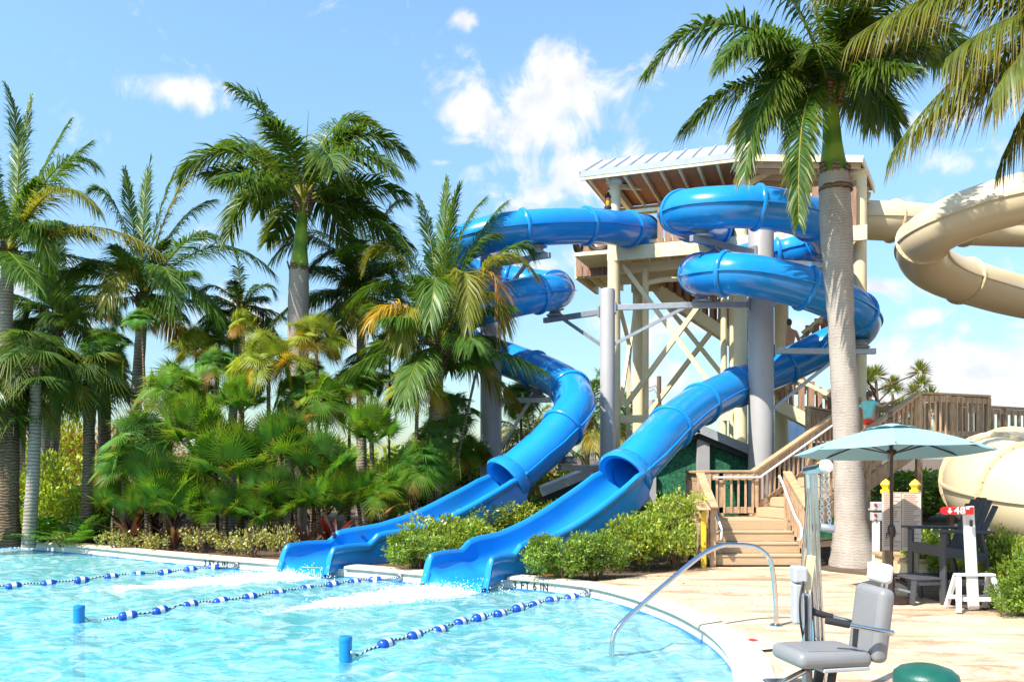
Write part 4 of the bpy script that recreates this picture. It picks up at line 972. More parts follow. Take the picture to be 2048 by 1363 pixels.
b = MB(); b.lathe(apex - ax * .1, [(.02, 0), (.02, .2), (.035, .21), (.035, .235), (.02, .25), (.032, .27), (.03, .30), (.0, .32)], 16, ax); b.build('finial', MT['bronze'], um, smooth=40)
b = MB(); b.tube([up_, V((up_.x, up_.y, 1.72)), hubz - ax * .02, apex - ax * .05], .021, 14); b.build('pole', MT['bronze'], um, smooth=50)
b = MB(); b.lathe(hubz, [(.03, -.04), (.06, -.01), (.06, .03), (.03, .04)], 16, ax); b.build('hub', MT['bronze'], um)
b = MB(); c0 = V((up_.x, up_.y, .9)); b.lathe(c0, [(.022, -.09), (.045, -.06), (.05, 0), (.045, .06), (.022, .09)], 14); b.tube([c0 - V((.04, .03, .02)), c0 - V((.09, .06, .02)), c0 - V((.09, .06, .09))], .009, 8); b.build('crank_housing', MT['bronze'], um, smooth=50)
b = MB(); b.lathe(up_, [(.27, 0), (.27, .02), (.24, .04), (.12, .05), (.05, .07), (.035, .12), (.035, .36), (.022, .37)], 32); b.lathe(V((up_.x + .03, up_.y - .03, .3)), [(.012, 0), (.012, .05), (.02, .05), (.02, .065), (0, .07)], 8, (.7, -.7, 0)); b.build('base', MT['bronze'], um, smooth=40)
# tall lifeguard chair (faces left)
o = V((5.46, 10.45, 0)); fx = V((-.985, -.12, 0)).normalized(); fy = V((-.12, .99, 0)).normalized()   # fx: forward (to the left), fy: across, away from the camera
lc = thing('lifeguard_chair', o, 'tall charcoal slatted lifeguard chair facing the pool beside the red height sign', 'chair')
def L3(f_, a, z): return o + fx * f_ + fy * a + V((0, 0, z))
def lb(name, a, c, w_, h, up=(0, 0, 1), parent=None, m='darkgrey', root=None): 
    b = MB(); b.bar(a, c, w_, h, up); return b.build(name, MT[m], parent or root or lc, bevel=.006)
WD = .68
for a in (0, WD):
    lb('leg', L3(0, a, 0), L3(0, a, .9), .1, .035, fx); lb('leg', L3(-.72, a, 0), L3(-.50, a, .9), .1, .035, fx)
    lb('armrest', L3(.1, a, .925), L3(-.66, a, .905), .15, .032); lb('side_rail', L3(.0, a + (.03 if a else -.03), .66), L3(-.56, a + (.03 if a else -.03), .58), .03, .12)
    lb('side_rail', L3(0, a, .26), L3(-.66, a, .26), .03, .08)
lb('cross_rail', L3(0, 0, .66), L3(0, WD, .66), .035, .14); lb('cross_rail', L3(-.02, 0, .3), L3(-.02, WD, .3), .12, .03); lb('cross_rail', L3(-.66, 0, .3), L3(-.66, WD, .3), .03, .09)
for k in range(5): lb('seat_slat', L3(-.05 - k * .1, .02, .71 - k * .018), L3(-.05 - k * .1, WD - .02, .71 - k * .018), .09, .022)
for k in range(6):
    x = (k - 2.5) * .098; h = 1.33 - .10 * (abs(x) / .25) ** 2; s_ = .58
    lb('back_slat', L3(-.48, WD / 2 + x * .86, s_), L3(-.78, WD / 2 + x * 1.08, h), .094, .022, fx)
lb('back_rail', L3(-.62, .04, .86), L3(-.62, WD - .04, .86), .05, .07)
# footstool
o2 = G(1838, 1203); so2 = thing('footstool', o2, 'low charcoal slatted footstool in front of the tall lifeguard chair', 'footstool')
for k in range(4): lb('top_slat', o2 + fx * (.14 - k * .1) - fy * .18 + V((0, 0, .315)), o2 + fx * (.14 - k * .1) + fy * .34 + V((0, 0, .315)), .09, .024, root=so2)
for a in (-.15, .31):
    for f_ in (.16, -.2): lb('leg', o2 + fx * (f_ + (.03 if f_ > 0 else -.03)) + fy * a, o2 + fx * f_ + fy * a + V((0, 0, .3)), .085, .032, fx, root=so2)
    lb('side_rail', o2 + fx * .16 + fy * a + V((0, 0, .27)), o2 - fx * .2 + fy * a + V((0, 0, .27)), .03, .07, root=so2)
lb('cross_rail', o2 + fx * .16 - fy * .15 + V((0, 0, .14)), o2 + fx * .16 + fy * .31 + V((0, 0, .14)), .03, .03, root=so2, m='galv')
# height sign
o3 = G(1944, 1218); hs = thing('height_sign', o3, 'white wooden height stand with a red 48 inch arm on top', 'sign')
b = MB(); t0 = o3 + V((.02, 0, 0)); t1 = P(1936, 1012, 9.95); b.bar(t0, t1, .135, .035, (0, 1, 0)); b.build('post', MT['white'], hs, bevel=.008)
b = MB(); c = P(1940, 1041, 9.93); 
b.lathe(c + V((0, -.02, 0)), [(0.001, 0), (.018, 0), (.018, .012)], 10, (0, -1, 0)); b.lathe(c + V((0, -.02, -.05)), [(0.001, 0), (.018, 0), (.018, .012)], 10, (0, -1, 0)); b.box(c + V((0, -.026, -.025)), (.036, .012, .05)); b.build('slot', MT['black'], hs)
b = MB(); zt = P(0, 1013, 9.9).z; zb = P(0, 1028, 9.9).z; xr = P(1946, 0, 9.9).x; xl = P(1881, 0, 9.9).x; yq = 9.88; r_ = (zt - zb) / 2
poly = [(xr, yq, zb), (xr, yq, zt)] + [(xl + r_ + r_ * math.cos(a), yq, (zt + zb) / 2 + r_ * math.sin(a)) for a in np.linspace(PI / 2, 3 * PI / 2, 10)]
b.prism(poly, (0, .03, 0)); rp = b.build('red_arm', MT['red'], hs)
me = text_mesh('48"', .115, .002, 1.1, 1.1, .003); me.transform(Matrix.Rotation(R(90), 4, 'X')); 
for v_ in me.vertices: v_.co += V(((xl + xr) / 2 + .05, yq - .003, (zt + zb) / 2)) - o3
tx = link_mesh(me, 'lettering', MT['white'], rp)
b = MB(); xa = xl + .1; zm = (zt + zb) / 2; b.prism([(xa - .012, yq - .004, zm + .035), (xa + .012, yq - .004, zm + .035), (xa + .012, yq - .004, zm), (xa + .032, yq - .004, zm), (xa, yq - .004, zm - .036), (xa - .032, yq - .004, zm), (xa - .012, yq - .004, zm)], (0, .003, 0)); b.build('arrow', MT['white'], rp)
for sx_ in (-1, 1):
    cx = o3.x + .02 + sx_ * .21
    for f_, e_ in ((-1, .06 * sx_), (1, .0)):
        b = MB(); b.bar((cx + e_ + .03 * sx_, o3.y + .2 * f_ - .02, 0), (cx - .01 * sx_, o3.y + .03 * f_, .42), .05, .05, (1, 0, 0)); b.build('foot', MT['white'], hs, bevel=.005)
b = MB(); b.bar((o3.x - .22, o3.y - .03, .43), (o3.x + .25, o3.y - .03, .43), .09, .03); b.build('top_rail', MT['white'], hs, bevel=.005)
b = MB(); b.bar((o3.x - .25, o3.y - .1, .14), (o3.x + .28, o3.y - .1, .14), .03, .05); b.bar((o3.x - .25, o3.y + .1, .14), (o3.x + .28, o3.y + .1, .14), .03, .05); b.build('lower_rail', MT['white'], hs, bevel=.005)
# rules board
D_ = 12.2; bl, br = P(1764, 983, D_), P(1842, 983, 12.05); zt, zb = bl.z, P(0, 1099, D_).z; rb = thing('rules_board', (bl.x, D_, 0), 'tall two-column board of small printed rules with yellow post caps behind the parasol', 'sign')
b = MB(); m_ = (bl + br) / 2; b.bar((bl.x, bl.y, (zt + zb) / 2), (br.x, br.y, (zt + zb) / 2), .03, zt - zb); b.build('panel', MT['paper'], rb, bevel=.004)
dv = (br - bl).normalized(); nrm = V((dv.y, -dv.x, 0)); rr = random.Random(8)
for cidx in range(2):
    b = MB(); L0 = (br - bl).length
    for k in range(26):
        z = zt - .04 - k * (zt - zb - .08) / 26; u0 = L0 * (.05 + .5 * cidx); u1 = u0 + L0 * (.24 + .18 * rr.random())
        p0 = bl + dv * u0 + nrm * .018; p1 = bl + dv * u1 + nrm * .018; b.bar((p0.x, p0.y, z), (p1.x, p1.y, z), .003, .016)
    b.build('printed_lines', MT['ink'], rb)
b = MB(); p = bl + dv * (L0 * .5) + nrm * .017; b.bar((p.x, p.y, zb + .01), (p.x, p.y, zt - .01), .012, .006); b.bar((bl.x, bl.y - .016, zt - .006), (br.x, br.y - .016, zt - .006), .008, .012); b.build('frame', MT['rail'], rb)
for u in (.12, .87):
    p = bl + dv * (L0 * u) - nrm * .06; b = MB(); b.bar((p.x, p.y, 0), (p.x, p.y, zt), .08, .08, (0, 1, 0)); b.build('post', MT['wood'], rb)
    b = MB(); b.lathe((p.x, p.y, zt - .02), [(.085, 0), (.085, .05), (.055, .06), (.055, .08), (.09, .13), (.05, .18), (.02, .2), (0, .215)], 4); b.build('post_cap', MT['yellow'], rb)
for px, w_, label in ((1779, .36, 'small cream planter box with a timber lid under the left half of the rules board'), (1826, .34, 'small cream planter box with a timber lid nearest the lifeguard chair')):
    p = G(px, 1143 if px < 1800 else 1157); t = thing('planter_box', p, label, 'planter box', 'planter boxes by the rules board')
    b = MB(); b.box(p + V((0, 0, .13)), (w_, .3, .28)); b.build('box', MT['cream'], t, bevel=.008)
    b = MB(); b.box(p + V((0, 0, .29)), (w_ + .07, .36, .05)); b.build('lid', MT['rail'], t, bevel=.006)
# signal post
p = G(1752, 1137); D_ = p.y; sp = thing('signal_post', p, 'white pedestal with two red signal lamps between the palm trunk and the rules board', 'signal')
b = MB(); b.box(p + V((.0, 0, .45)), (.10, .1, .9)); b.build('pedestal', MT['white'], sp, bevel=.01)
b = MB(); b.box(p + V((0, 0, .05)), (.22, .2, .12)); b.build('foot', MT['white'], sp, bevel=.02)
for z in (P(0, 1012, D_).z, P(0, 1032, D_).z):
    b = MB(); b.box(p + V((.02, 0, z)), (.2, .12, .15)); bo = b.build('signal_box', MT['boxwhite'], sp, bevel=.015)
    for dz in (.035, -.035): b = MB(); b.lathe(p + V((-.04, -.06, z + dz)), [(.022, 0), (.022, .02), (0, .03)], 10, (0, -1, 0)); b.build('lens', MT['red'] if dz > 0 else MT['ink'], bo)
b = MB(); b.box(p + V((.02, 0, .99)), (.24, .16, .03)); b.build('hood', MT['grey'], sp, bevel=.008)
# yellow sign stand
p = G(1407, 1131); p.y = 13.95; p.x = (1407 - CX) / F * 13.95; ys = thing('sign_stand', p, 'slim yellow post carrying a tilted notice plate left of the stairs', 'sign')
b = MB(); zt = P(0, 1016, 13.95).z; b.box(p + V((0, 0, zt / 2)), (.085, .05, zt)); b.build('post', MT['yellow'], ys, bevel=.008)
b = MB(); a = P(1390, 999, 13.9); c = P(1420, 1017, 13.8); b.prism([P(1386, 997, 14.1), P(1408, 997, 14.1), P(1422, 1018, 13.75), P(1397, 1018, 13.75)], (0, .006, -.018)); pl = b.build('plate', MT['rail'], ys)
b = MB()
for k in range(5):
    t = .16 + k * .16; b.bar(lerp(P(1389, 997, 14.1), P(1399, 1018, 13.75), t) + V((.03, 0, .004)), lerp(P(1405, 997, 14.1), P(1419, 1018, 13.75), t) + V((-.02, 0, .004)), .028, .004)
b.build('printed_lines', MT['ink'], pl)
# green lidded bin
p = V(((1852 - CX) / F * 5, 5, 0)); gb = thing('litter_bin', p, 'round bin with a green domed lid at the bottom edge of the picture', 'bin')
b = MB(); b.lathe(p, [(.15, 0), (.17, .03), (.175, .45), (.16, .46), (0, .46)], 36); b.build('body', MT['green'], gb, smooth=40)
b = MB(); b.lathe(p, [(.178, .44), (.184, .45), (.186, .52), (.18, .545), (.15, .572), (.09, .592), (.03, .598), (0, .599)], 40); b.build('lid', MT['green'], gb, smooth=50)
# warning tile on the deck by the coping
p = G(1525, 1286, .02); wt = tag(MB().box(p, (.30, .42, .006), Matrix.Rotation(R(20), 3, 'Z')).build('warning_tile', MT['white'], org=p, bevel=.002), 'white warning tile with rows of small print set in the deck beside the pool lift', 'sign')
b = MB(); mz = Matrix.Rotation(R(20), 3, 'Z')
for k in range(5): b.box(p + mz @ V((0, -.13 + k * .055, .005)), (.22 - .03 * (k % 2), .022, .003), mz)
b.build('printed_lines', MT['ink'], wt); b = MB(); b.lathe(p + mz @ V((.0, .15, .004)), [(.05, 0), (.05, .003), (0, .003)], 20); b.build('red_disc', MT['red'], wt)
# ------------------------------------------------------------------ pool lift
LD = 6.15; lo = V(((1632 - CX) / F * LD, LD, 0)); pl = thing('pool_lift', lo, 'stainless pool lift with grey padded seat, backrest and white headrest by the pool edge', 'pool lift')
b = MB(); b.box(lo + V((.0, .1, .04)), (.5, .8, .08)); b.build('base_plate', MT['steel'], pl, bevel=.015)
b = MB(); b.tube([P(1640, 1400, 6.1), P(1626, 1170, 6.15), P(1617, 940, 6.2)], .034, 16); b.tube([P(1650, 1400, 6.2), P(1636, 1170, 6.25), P(1628, 945, 6.3)], .028, 14); b.build('mast', MT['steel'], pl, smooth=50)
b = MB(); b.bar(P(1615, 1420, 6.05), P(1613, 1186, 6.05), .065, .06, (0, 1, 0)); b.build('actuator', MT['galv'], pl, bevel=.012)
b = MB(); b.bar(P(1613, 1300, 6.01), P(1612, 1190, 6.01), .02, .012, (0, 1, 0)); b.build('actuator_slot', MT['black'], pl)
b = MB(); b.bar(P(1612, 1187, 6.1), P(1622, 1110, 6.12), .06, .05, (0, 1, 0)); b.build('cover_panel', MT['tan'], pl, bevel=.006)
b = MB(); b.bar(P(1596, 1232, 6.1), P(1618, 975, 6.12), .018, .018); b.build('lift_rod', MT['steel'], pl, bevel=.004)
b = MB(); b.box(P(1597, 1147, 6.1), (.10, .12, .12)); b.box(P(1593, 1205, 6.1), (.065, .1, .3)); b.build('control_box', MT['boxwhite'], pl, bevel=.015)
b = MB(); b.tube(smooth_path([P(1607, 1160, 6.05), P(1600, 1200, 5.95), P(1602, 1250, 6.0), P(1612, 1290, 6.1), P(1622, 1270, 6.05)], 5), .008, 8); b.build('cable', MT['black'], pl, smooth=60)
b = MB(); b.tube([P(1614, 940, 6.22), P(1640, 936, 5.95), P(1648, 931, 5.9)], .036, 14); tp = b.build('top_arm', MT['steel'], pl, smooth=50)
b = MB(); b.lathe(P(1648, 932, 5.92), [(.0, 0), (.042, 0), (.05, .01), (.05, .035), (.04, .05), (0, .052)], 20, (.35, -.93, 0)); b.build('end_cap', MT['white'], tp, smooth=40)
for k, (x0, y0, x1, y1) in enumerate([(1645, 945, 1644, 1050), (1652, 945, 1660, 1050)]):
    b = MB(); n_ = 15
    for i in range(n_):
        c = lerp(P(x0, y0, 6.0), P(x1, y1, 6.0), (i + .5) / n_); ring = []
        for j in range(11): a = 2 * PI * j / 10; ring.append(c + (V((.0115 * math.cos(a), 0, .019 * math.sin(a))) if i % 2 else V((0, .0115 * math.cos(a), .019 * math.sin(a)))))
        b.tube(ring, .0042, 5, False)
    b.build('chain', MT['steel'], pl, smooth=60)
b = MB(); b.lathe(P(1642, 1053, 6.0), [(0, -.0), (.026, 0), (.03, .01), (.03, .085), (.026, .095), (0, .095)], 18, (.9, -.2, -.15)); b.build('chain_weight', MT['galv'], pl, smooth=40)
# seat: forward to the left, slightly toward the camera
sf = V((-.97, -.22, 0)).normalized(); sa = V((-sf.y, sf.x, 0)); sc = P(1642, 1308, 5.85)
def pad(name, c, ex, ey, ez, dx, dy, dz, m, rad, parent=pl):
    mtx = Matrix((ex, ey, ez)).transposed(); b = MB(); b.box(c, (dx, dy, dz), mtx); o_ = b.build(name, MT[m], parent, smooth=50); bv = o_.modifiers.new('bevel', 'BEVEL'); bv.width = rad; bv.segments = 5; return o_
seat = pad('seat', sc, (sf + V((0, 0, .03))).normalized(), -sa, V((0, 0, 1)), .57, .40, .115, 'vinyl', .05)
pad('seat_inset', sc + V((0, 0, .06)), (sf + V((0, 0, .03))).normalized(), -sa, V((0, 0, 1)), .40, .30, .008, 'vinyl', .003, seat)
bu = V((.12, 0, 1)).normalized(); bc = P(1742, 1243, 5.87); bn = sf.copy(); bn = (bn - bu * bn.dot(bu)).normalized()
back = pad('backrest', bc, bn, bu.cross(bn), bu, .12, .33, .52, 'vinyl', .05)
pad('back_inset', bc + bn * .06, bn, bu.cross(bn), bu, .008, .22, .40, 'vinyl', .003, back)
hc = P(1760, 1144, 5.9); pad('headrest', hc, bn, bu.cross(bn), bu, .08, .22, .14, 'white', .035)
b = MB(); b.tube([hc - bu * .03 - bn * .03, hc - bu * .2 - bn * .02], .009, 8); b.tube([hc - bu * .03 + sa * .05 - bn * .03, hc - bu * .2 + sa * .05 - bn * .02], .009, 8); b.build('headrest_rods', MT['steel'], pl)
for a0, a1_, D0, D1 in (((1622, 1222), (1740, 1252), 6.08, 6.05), ((1653, 1240), (1780, 1264), 5.66, 5.62)):
    g0, g1 = P(*a0, D0), P(*a1_, D1); b = MB(); b.tube([g0, g1], .017, 12); b.lathe(g1, [(.02, 0), (.02, .02), (.01, .03), (0, .032)], 12, g1 - g0); ar = b.build('armrest', MT['steel'], pl, smooth=50)
    b = MB(); b.tube([g0 - (g1 - g0).normalized() * .005, lerp(g0, g1, .36)], .024, 14); b.build('grip', MT['black'], ar, smooth=50)
b = MB(); b.bar(sc - sf * .28 - V((0, 0, .1)), sc - sf * .30 + V((0, 0, .2)), .05, .05, sa); b.bar(sc + sf * .15 - V((0, 0, .07)), sc - sf * .3 - V((0, 0, .07)), .06, .04); b.bar(sc - V((0, 0, .06)), V((lo.x, lo.y, sc.z - .35)), .06, .06); b.bar(sc - sf * .1 - V((0, 0, .08)), sc - sf * .05 - V((0, 0, .4)), .045, .045, sa); b.build('seat_frame', MT['black'], pl, bevel=.006)
b = MB(); b.bar(sc + sf * .1 - V((0, 0, .065)), sc - sf * .26 - V((0, 0, .065)), .38, .03); b.build('seat_pan', MT['boxwhite'], pl, bevel=.008)
b = MB(); b.tube([P(1625, 1333, 5.9), P(1590, 1350, 5.7), P(1530, 1382, 5.45), P(1500, 1420, 5.3)], .02, 12); b.build('footrest_tube', MT['steel'], pl, smooth=50)
b = MB(); b.box(P(1490, 1440, 5.25), (.3, .2, .025)); b.build('footrest', MT['vinyl'], pl, bevel=.01)
# ------------------------------------------------------------------ people (skinned figures)
def skin(name, nodes_, edges, root, mat_, parent, sub=2, shape=None):
    names = list(nodes_); idx = {n_: i for i, n_ in enumerate(names)}; base = ORG[parent.name]
    me = bpy.data.meshes.new(name); me.from_pydata([tuple(V(nodes_[n_][0])) for n_ in names], [(idx[a], idx[c]) for a, c in edges], [])
    ob = bpy.data.objects.new(name, me); COL.objects.link(ob)
    ob.modifiers.new('skin', 'SKIN').use_smooth_shade = True
    for n_ in names:
        sv = me.skin_vertices[0].data[idx[n_]]; r_ = nodes_[n_][1]; sv.radius = r_ if hasattr(r_, '__len__') else (r_, r_); sv.use_root = n_ == root
    ob.modifiers.new('sub', 'SUBSURF').levels = sub
    bpy.context.view_layer.update()
    m2 = bpy.data.meshes.new_from_object(ob.evaluated_get(bpy.context.evaluated_depsgraph_get())); bpy.data.objects.remove(ob)
    m2.polygons.foreach_set('use_smooth', [True] * len(m2.polygons)); m2.name = name
    if shape: m2.transform(shape)
    m2.materials.clear()
    return link_mesh(m2, name, mat_, parent)
def chain(*names): return list(zip(names[:-1], names[1:]))
def fingers(nd, ed, wrist, hand, d, side, sc_=1.):
    d = V(d).normalized(); side = V(side).normalized()
    for k, (off, ln) in enumerate([(-.027, .065), (-.009, .075), (.009, .07), (.027, .055)]):
        a = hand + str(k); p = V(nd[hand][0]) + side * (off * sc_); nd[a + 'a'] = (p + d * .035 * sc_, .0085 * sc_); nd[a + 'b'] = (p + d * (.035 + ln) * sc_ + V((0, .012, 0)) * sc_, .007 * sc_); ed += [(hand, a + 'a'), (a + 'a', a + 'b')]
    t = V(nd[wrist][0]); p = lerp(t, V(nd[hand][0]), .5); nd[hand + 't'] = (p - side * .045 * sc_ + d * .02 * sc_, .009 * sc_); nd[hand + 'u'] = (p - side * .055 * sc_ + d * .06 * sc_, .008 * sc_); ed += [(wrist, hand + 't'), (hand + 't', hand + 'u')]
def figure(root, origin, mtx, J, s_, head_turn, skinm, parts):
    nd = {k: (V(p), r_) for k, (p, r_) in J.items()}
    ed = chain('pelvis', 'waist', 'chest', 'neck', 'headb', 'headm', 'headt') + chain('chest', 'shL', 'elL', 'wrL', 'haL') + chain('chest', 'shR', 'elR', 'wrR', 'haR') + chain('pelvis', 'hipL', 'knL', 'anL', 'heL', 'toL') + chain('pelvis', 'hipR', 'knR', 'anR', 'heR', 'toR')
    for h, w_, e in (('haL', 'wrL', 'elL'), ('haR', 'wrR', 'elR')):
        d = nd[h][0] - nd[w_][0]; fingers(nd, ed, w_, h, d, (0, 1, 0), 1.)
    nd['nose'] = (nd['headm'][0] + V((0, .095, -.01)), .012); ed.append(('headm', 'nose'))
    for sg in (-1, 1): nd['ear%d' % sg] = (nd['headm'][0] + V((sg * .082, -.0, -.005)), .014); ed.append(('headm', 'ear%d' % sg))
    M4 = Matrix.Translation(origin - ORG[root.name]) @ mtx.to_4x4() @ Matrix.Scale(s_, 4)
    skin('body', nd, ed, 'pelvis', skinm, root, shape=M4)
    for nm, nodes_, edges, r0, m in parts: skin(nm, nodes_, edges, r0, m, root, shape=M4)
mp = MAN
mn_ = thing('person', mp, 'shirtless man in blue shorts seen from behind, climbing the tower stairs', 'person')
J = {'pelvis': ((0, 0, .95), (.15, .11)), 'waist': ((0, .0, 1.1), (.15, .10)), 'chest': ((0, .0, 1.32), (.175, .115)), 'neck': ((0, .01, 1.50), .062), 'headb': ((0, .03, 1.58), .066), 'headm': ((0, .035, 1.66), (.082, .098)), 'headt': ((0, .03, 1.735), (.062, .075)),
     'shL': ((-.19, 0, 1.40), .062), 'elL': ((-.26, -.02, 1.12), .045), 'wrL': ((-.27, .04, .88), .032), 'haL': ((-.27, .06, .80), (.022, .038)),
     'shR': ((.19, 0, 1.40), .062), 'elR': ((.30, .06, 1.15), .045), 'wrR': ((.42, .24, 1.12), .032), 'haR': ((.49, .29, 1.12), (.03, .03)),
     'hipL': ((-.095, 0, .86), .095), 'knL': ((-.11, .02, .50), .062), 'anL': ((-.11, -.02, .10), .042), 'heL': ((-.11, -.03, .045), .035), 'toL': ((-.12, .14, .03), .03),
     'hipR': ((.095, .02, .86), .095), 'knR': ((.11, .17, .56), .062), 'anR': ((.11, .12, .17), .042), 'heR': ((.11, .11, .11), .035), 'toR': ((.12, .28, .10), .03)}
shorts = {'a': ((0, 0, 1.0), (.165, .125)), 'b': ((0, 0, .93), (.175, .135)), 'l': ((-.1, 0, .84), .118), 'l2': ((-.112, .01, .56), .10), 'r': ((.1, .03, .84), .118), 'r2': ((.112, .12, .60), .10)}
def hair_cap(root, origin, mtx, s_, m, tail=None):
    b = MB(); c = V((0, .018, 1.675)); vs = []; nr = 12; ns = 20
    for j in range(nr + 1):
        ph = PI * j / nr
        for k in range(ns):
            a_ = 2 * PI * k / ns; d = V((math.cos(a_) * math.sin(ph), math.sin(a_) * math.sin(ph), math.cos(ph)))
            lo_ = max(0, d.y) * .75 + max(0, -d.z) * .2; r_ = 1 - .22 * max(0, d.y) * (d.z < .45)
            vs.append(c + V((d.x * .092 * r_, d.y * .108 * r_, max(d.z, -.75 + .9 * max(0, d.y)) * .112)))
    b.add(vs, [(j * ns + k, j * ns + (k + 1) % ns, (j + 1) * ns + (k + 1) % ns, (j + 1) * ns + k) for j in range(nr) for k in range(ns)])
    if tail: b.tube(smooth_path([V(t) for t in tail], 4), list(np.interp(np.linspace(0, 1, 4 * (len(tail) - 1) + 1), [0, .2, .7, 1], [.03, .045, .035, .006])), 12)
    b.v = [tuple(origin + mtx @ (V(p) * s_)) for p in b.v]; return b.build('hair', m, root, smooth=60)
figure(mn_, mp, Matrix.Rotation(R(-8), 3, 'Z'), J, 1.0, 0, MT['skin'], [('shorts', shorts, chain('a', 'b', 'l', 'l2') + chain('b', 'r', 'r2'), 'b', MT['denim'])])
hair_cap(mn_, mp, Matrix.Rotation(R(-8), 3, 'Z'), 1.0, MT['hairgrey'])
gp = GIRL
gl_ = thing('person', gp, 'girl in teal shirt and red shorts climbing the timber stairs, seen from behind', 'person')
Jg = dict(J)
Jg.update({'shL': ((-.17, 0, 1.38), .055), 'elL': ((-.20, .06, 1.14), .04), 'wrL': ((-.16, .22, 1.05), .03), 'haL': ((-.14, .28, 1.03), (.02, .03)), 'shR': ((.17, .02, 1.38), .055), 'elR': ((.33, .14, 1.28), .04), 'wrR': ((.50, .24, 1.40), .03), 'haR': ((.56, .27, 1.44), (.03, .03)),
  'hipR': ((.095, .04, .86), .10), 'knR': ((.12, .28, .66), .062), 'anR': ((.12, .20, .27), .042), 'heR': ((.12, .19, .21), .035), 'toR': ((.13, .36, .20), .03)})
gshort = {'a': ((0, 0, 1.0), (.16, .12)), 'b': ((0, 0, .93), (.175, .135)), 'l': ((-.1, 0, .85), .115), 'l2': ((-.112, .01, .70), .108), 'r': ((.1, .05, .85), .115), 'r2': ((.115, .15, .76), .105)}
shirt = {'z': ((0, 0, .90), (.18, .14)), 'a': ((0, 0, 1.0), (.175, .132)), 'b': ((0, 0, 1.13), (.17, .125)), 'c': ((0, .0, 1.32), (.2, .14)), 'n': ((0, .01, 1.46), (.10, .08)), 'sl': ((-.19, 0, 1.395), .078), 'sl2': ((-.215, .02, 1.24), .066), 'sr': ((.18, .02, 1.395), .078), 'sr2': ((.27, .09, 1.33), .062)}
figure(gl_, gp, Matrix.Rotation(R(-48), 3, 'Z'), Jg, .66, 0, MT['skin'], [('shirt', shirt, chain('z', 'a', 'b', 'c', 'n') + chain('c', 'sl', 'sl2') + chain('c', 'sr', 'sr2'), 'c', MT['teal']), ('shorts', gshort, chain('a', 'b', 'l', 'l2') + chain('b', 'r', 'r2'), 'b', MT['redcloth'])])
hair_cap(gl_, gp, Matrix.Rotation(R(-48), 3, 'Z'), .66, MT['hairbrown'], [(0, -.06, 1.67), (0, -.11, 1.64), (.01, -.125, 1.56), (.01, -.12, 1.46)])
# ------------------------------------------------------------------ plants
RND = random.Random(11)
UP = V((0, 0, 1))
class Leafy:
    """collects leaflets as quads (degenerate tip) with a tint per vertex"""
    def __init__(s): s.v = []; s.f = []; s.c = []
    def blade(s, p, d, l, w_, wv, droop, col, tipcol=None):
        mid = p + d * (l * .5) - UP * (droop * l * .22); end = p + d * (l * .93) - UP * (droop * l)
        n = len(s.v); a = wv * (w_ * .32); b_ = wv * (w_ * .5)
        s.v += [p - a, p + a, mid + b_, mid - b_, end]
        s.f += [(n, n + 1, n + 2, n + 3), (n + 3, n + 2, n + 4, n + 4)]
        t = tipcol or col; s.c += [col, col, col, col, t]
    def rachis(s, pts, r0, r1, col):
        fr = frames(pts); n0 = len(s.v); m = len(pts)
        for i, (p, (t, u, w_)) in enumerate(zip(pts, fr)):
            r = lerp(r0, r1, i / (m - 1))
            for k in range(4): a = PI / 2 * k + .785; s.v.append(p + u * (math.cos(a) * r) + w_ * (math.sin(a) * r)); s.c.append(col)
        for i in range(m - 1):
            for k in range(4): s.f.append((n0 + i * 4 + k, n0 + i * 4 + (k + 1) % 4, n0 + (i + 1) * 4 + (k + 1) % 4, n0 + (i + 1) * 4 + k))
    def mesh(s, name, org):
        v = np.array([(p[0] - org[0], p[1] - org[1], p[2] - org[2]) for p in s.v]); f = np.array(s.f); c = np.array(s.c)
        # tips are stored as quads with a doubled vertex: split into triangles
        tri = f[:, 2] == f[:, 3] if False else f[:, 3] == f[:, 2]
        q = f[~tri]; t = f[tri][:, :3]
        me = bpy.data.meshes.new(name); n = len(v); nl = len(q) * 4 + len(t) * 3
        me.vertices.add(n); me.vertices.foreach_set('co', v.astype(np.float32).ravel())
        me.loops.add(nl); me.loops.foreach_set('vertex_index', np.concatenate([q.ravel(), t.ravel()]).astype(np.int32))
        me.polygons.add(len(q) + len(t)); me.polygons.foreach_set('loop_start', np.concatenate([np.arange(len(q)) * 4, len(q) * 4 + np.arange(len(t)) * 3]).astype(np.int32))
        at = me.color_attributes.new('tint', 'FLOAT_COLOR', 'POINT'); at.data.foreach_set('color', np.concatenate([c, np.ones((n, 1))], 1).astype(np.float32).ravel())
        me.update(); me.validate(); return me
def bez(a, b, c, n): return [a * (1 - t) ** 2 + b * (2 * t * (1 - t)) + c * t * t for t in [i / n for i in range(n + 1)]]
def vary(c, k=.2, r=RND): f = 1 + r.uniform(-k, k); return (c[0] * f * (1 + r.uniform(-k, k) * .5), c[1] * f, c[2] * f)
GREEN = (.040, .092, .016); OLIVE = (.092, .112, .016); YEL = (.20, .16, .025); BROWN = (.20, .12, .06); DARK = (.026, .062, .014); STEM = (.13, .15, .03)
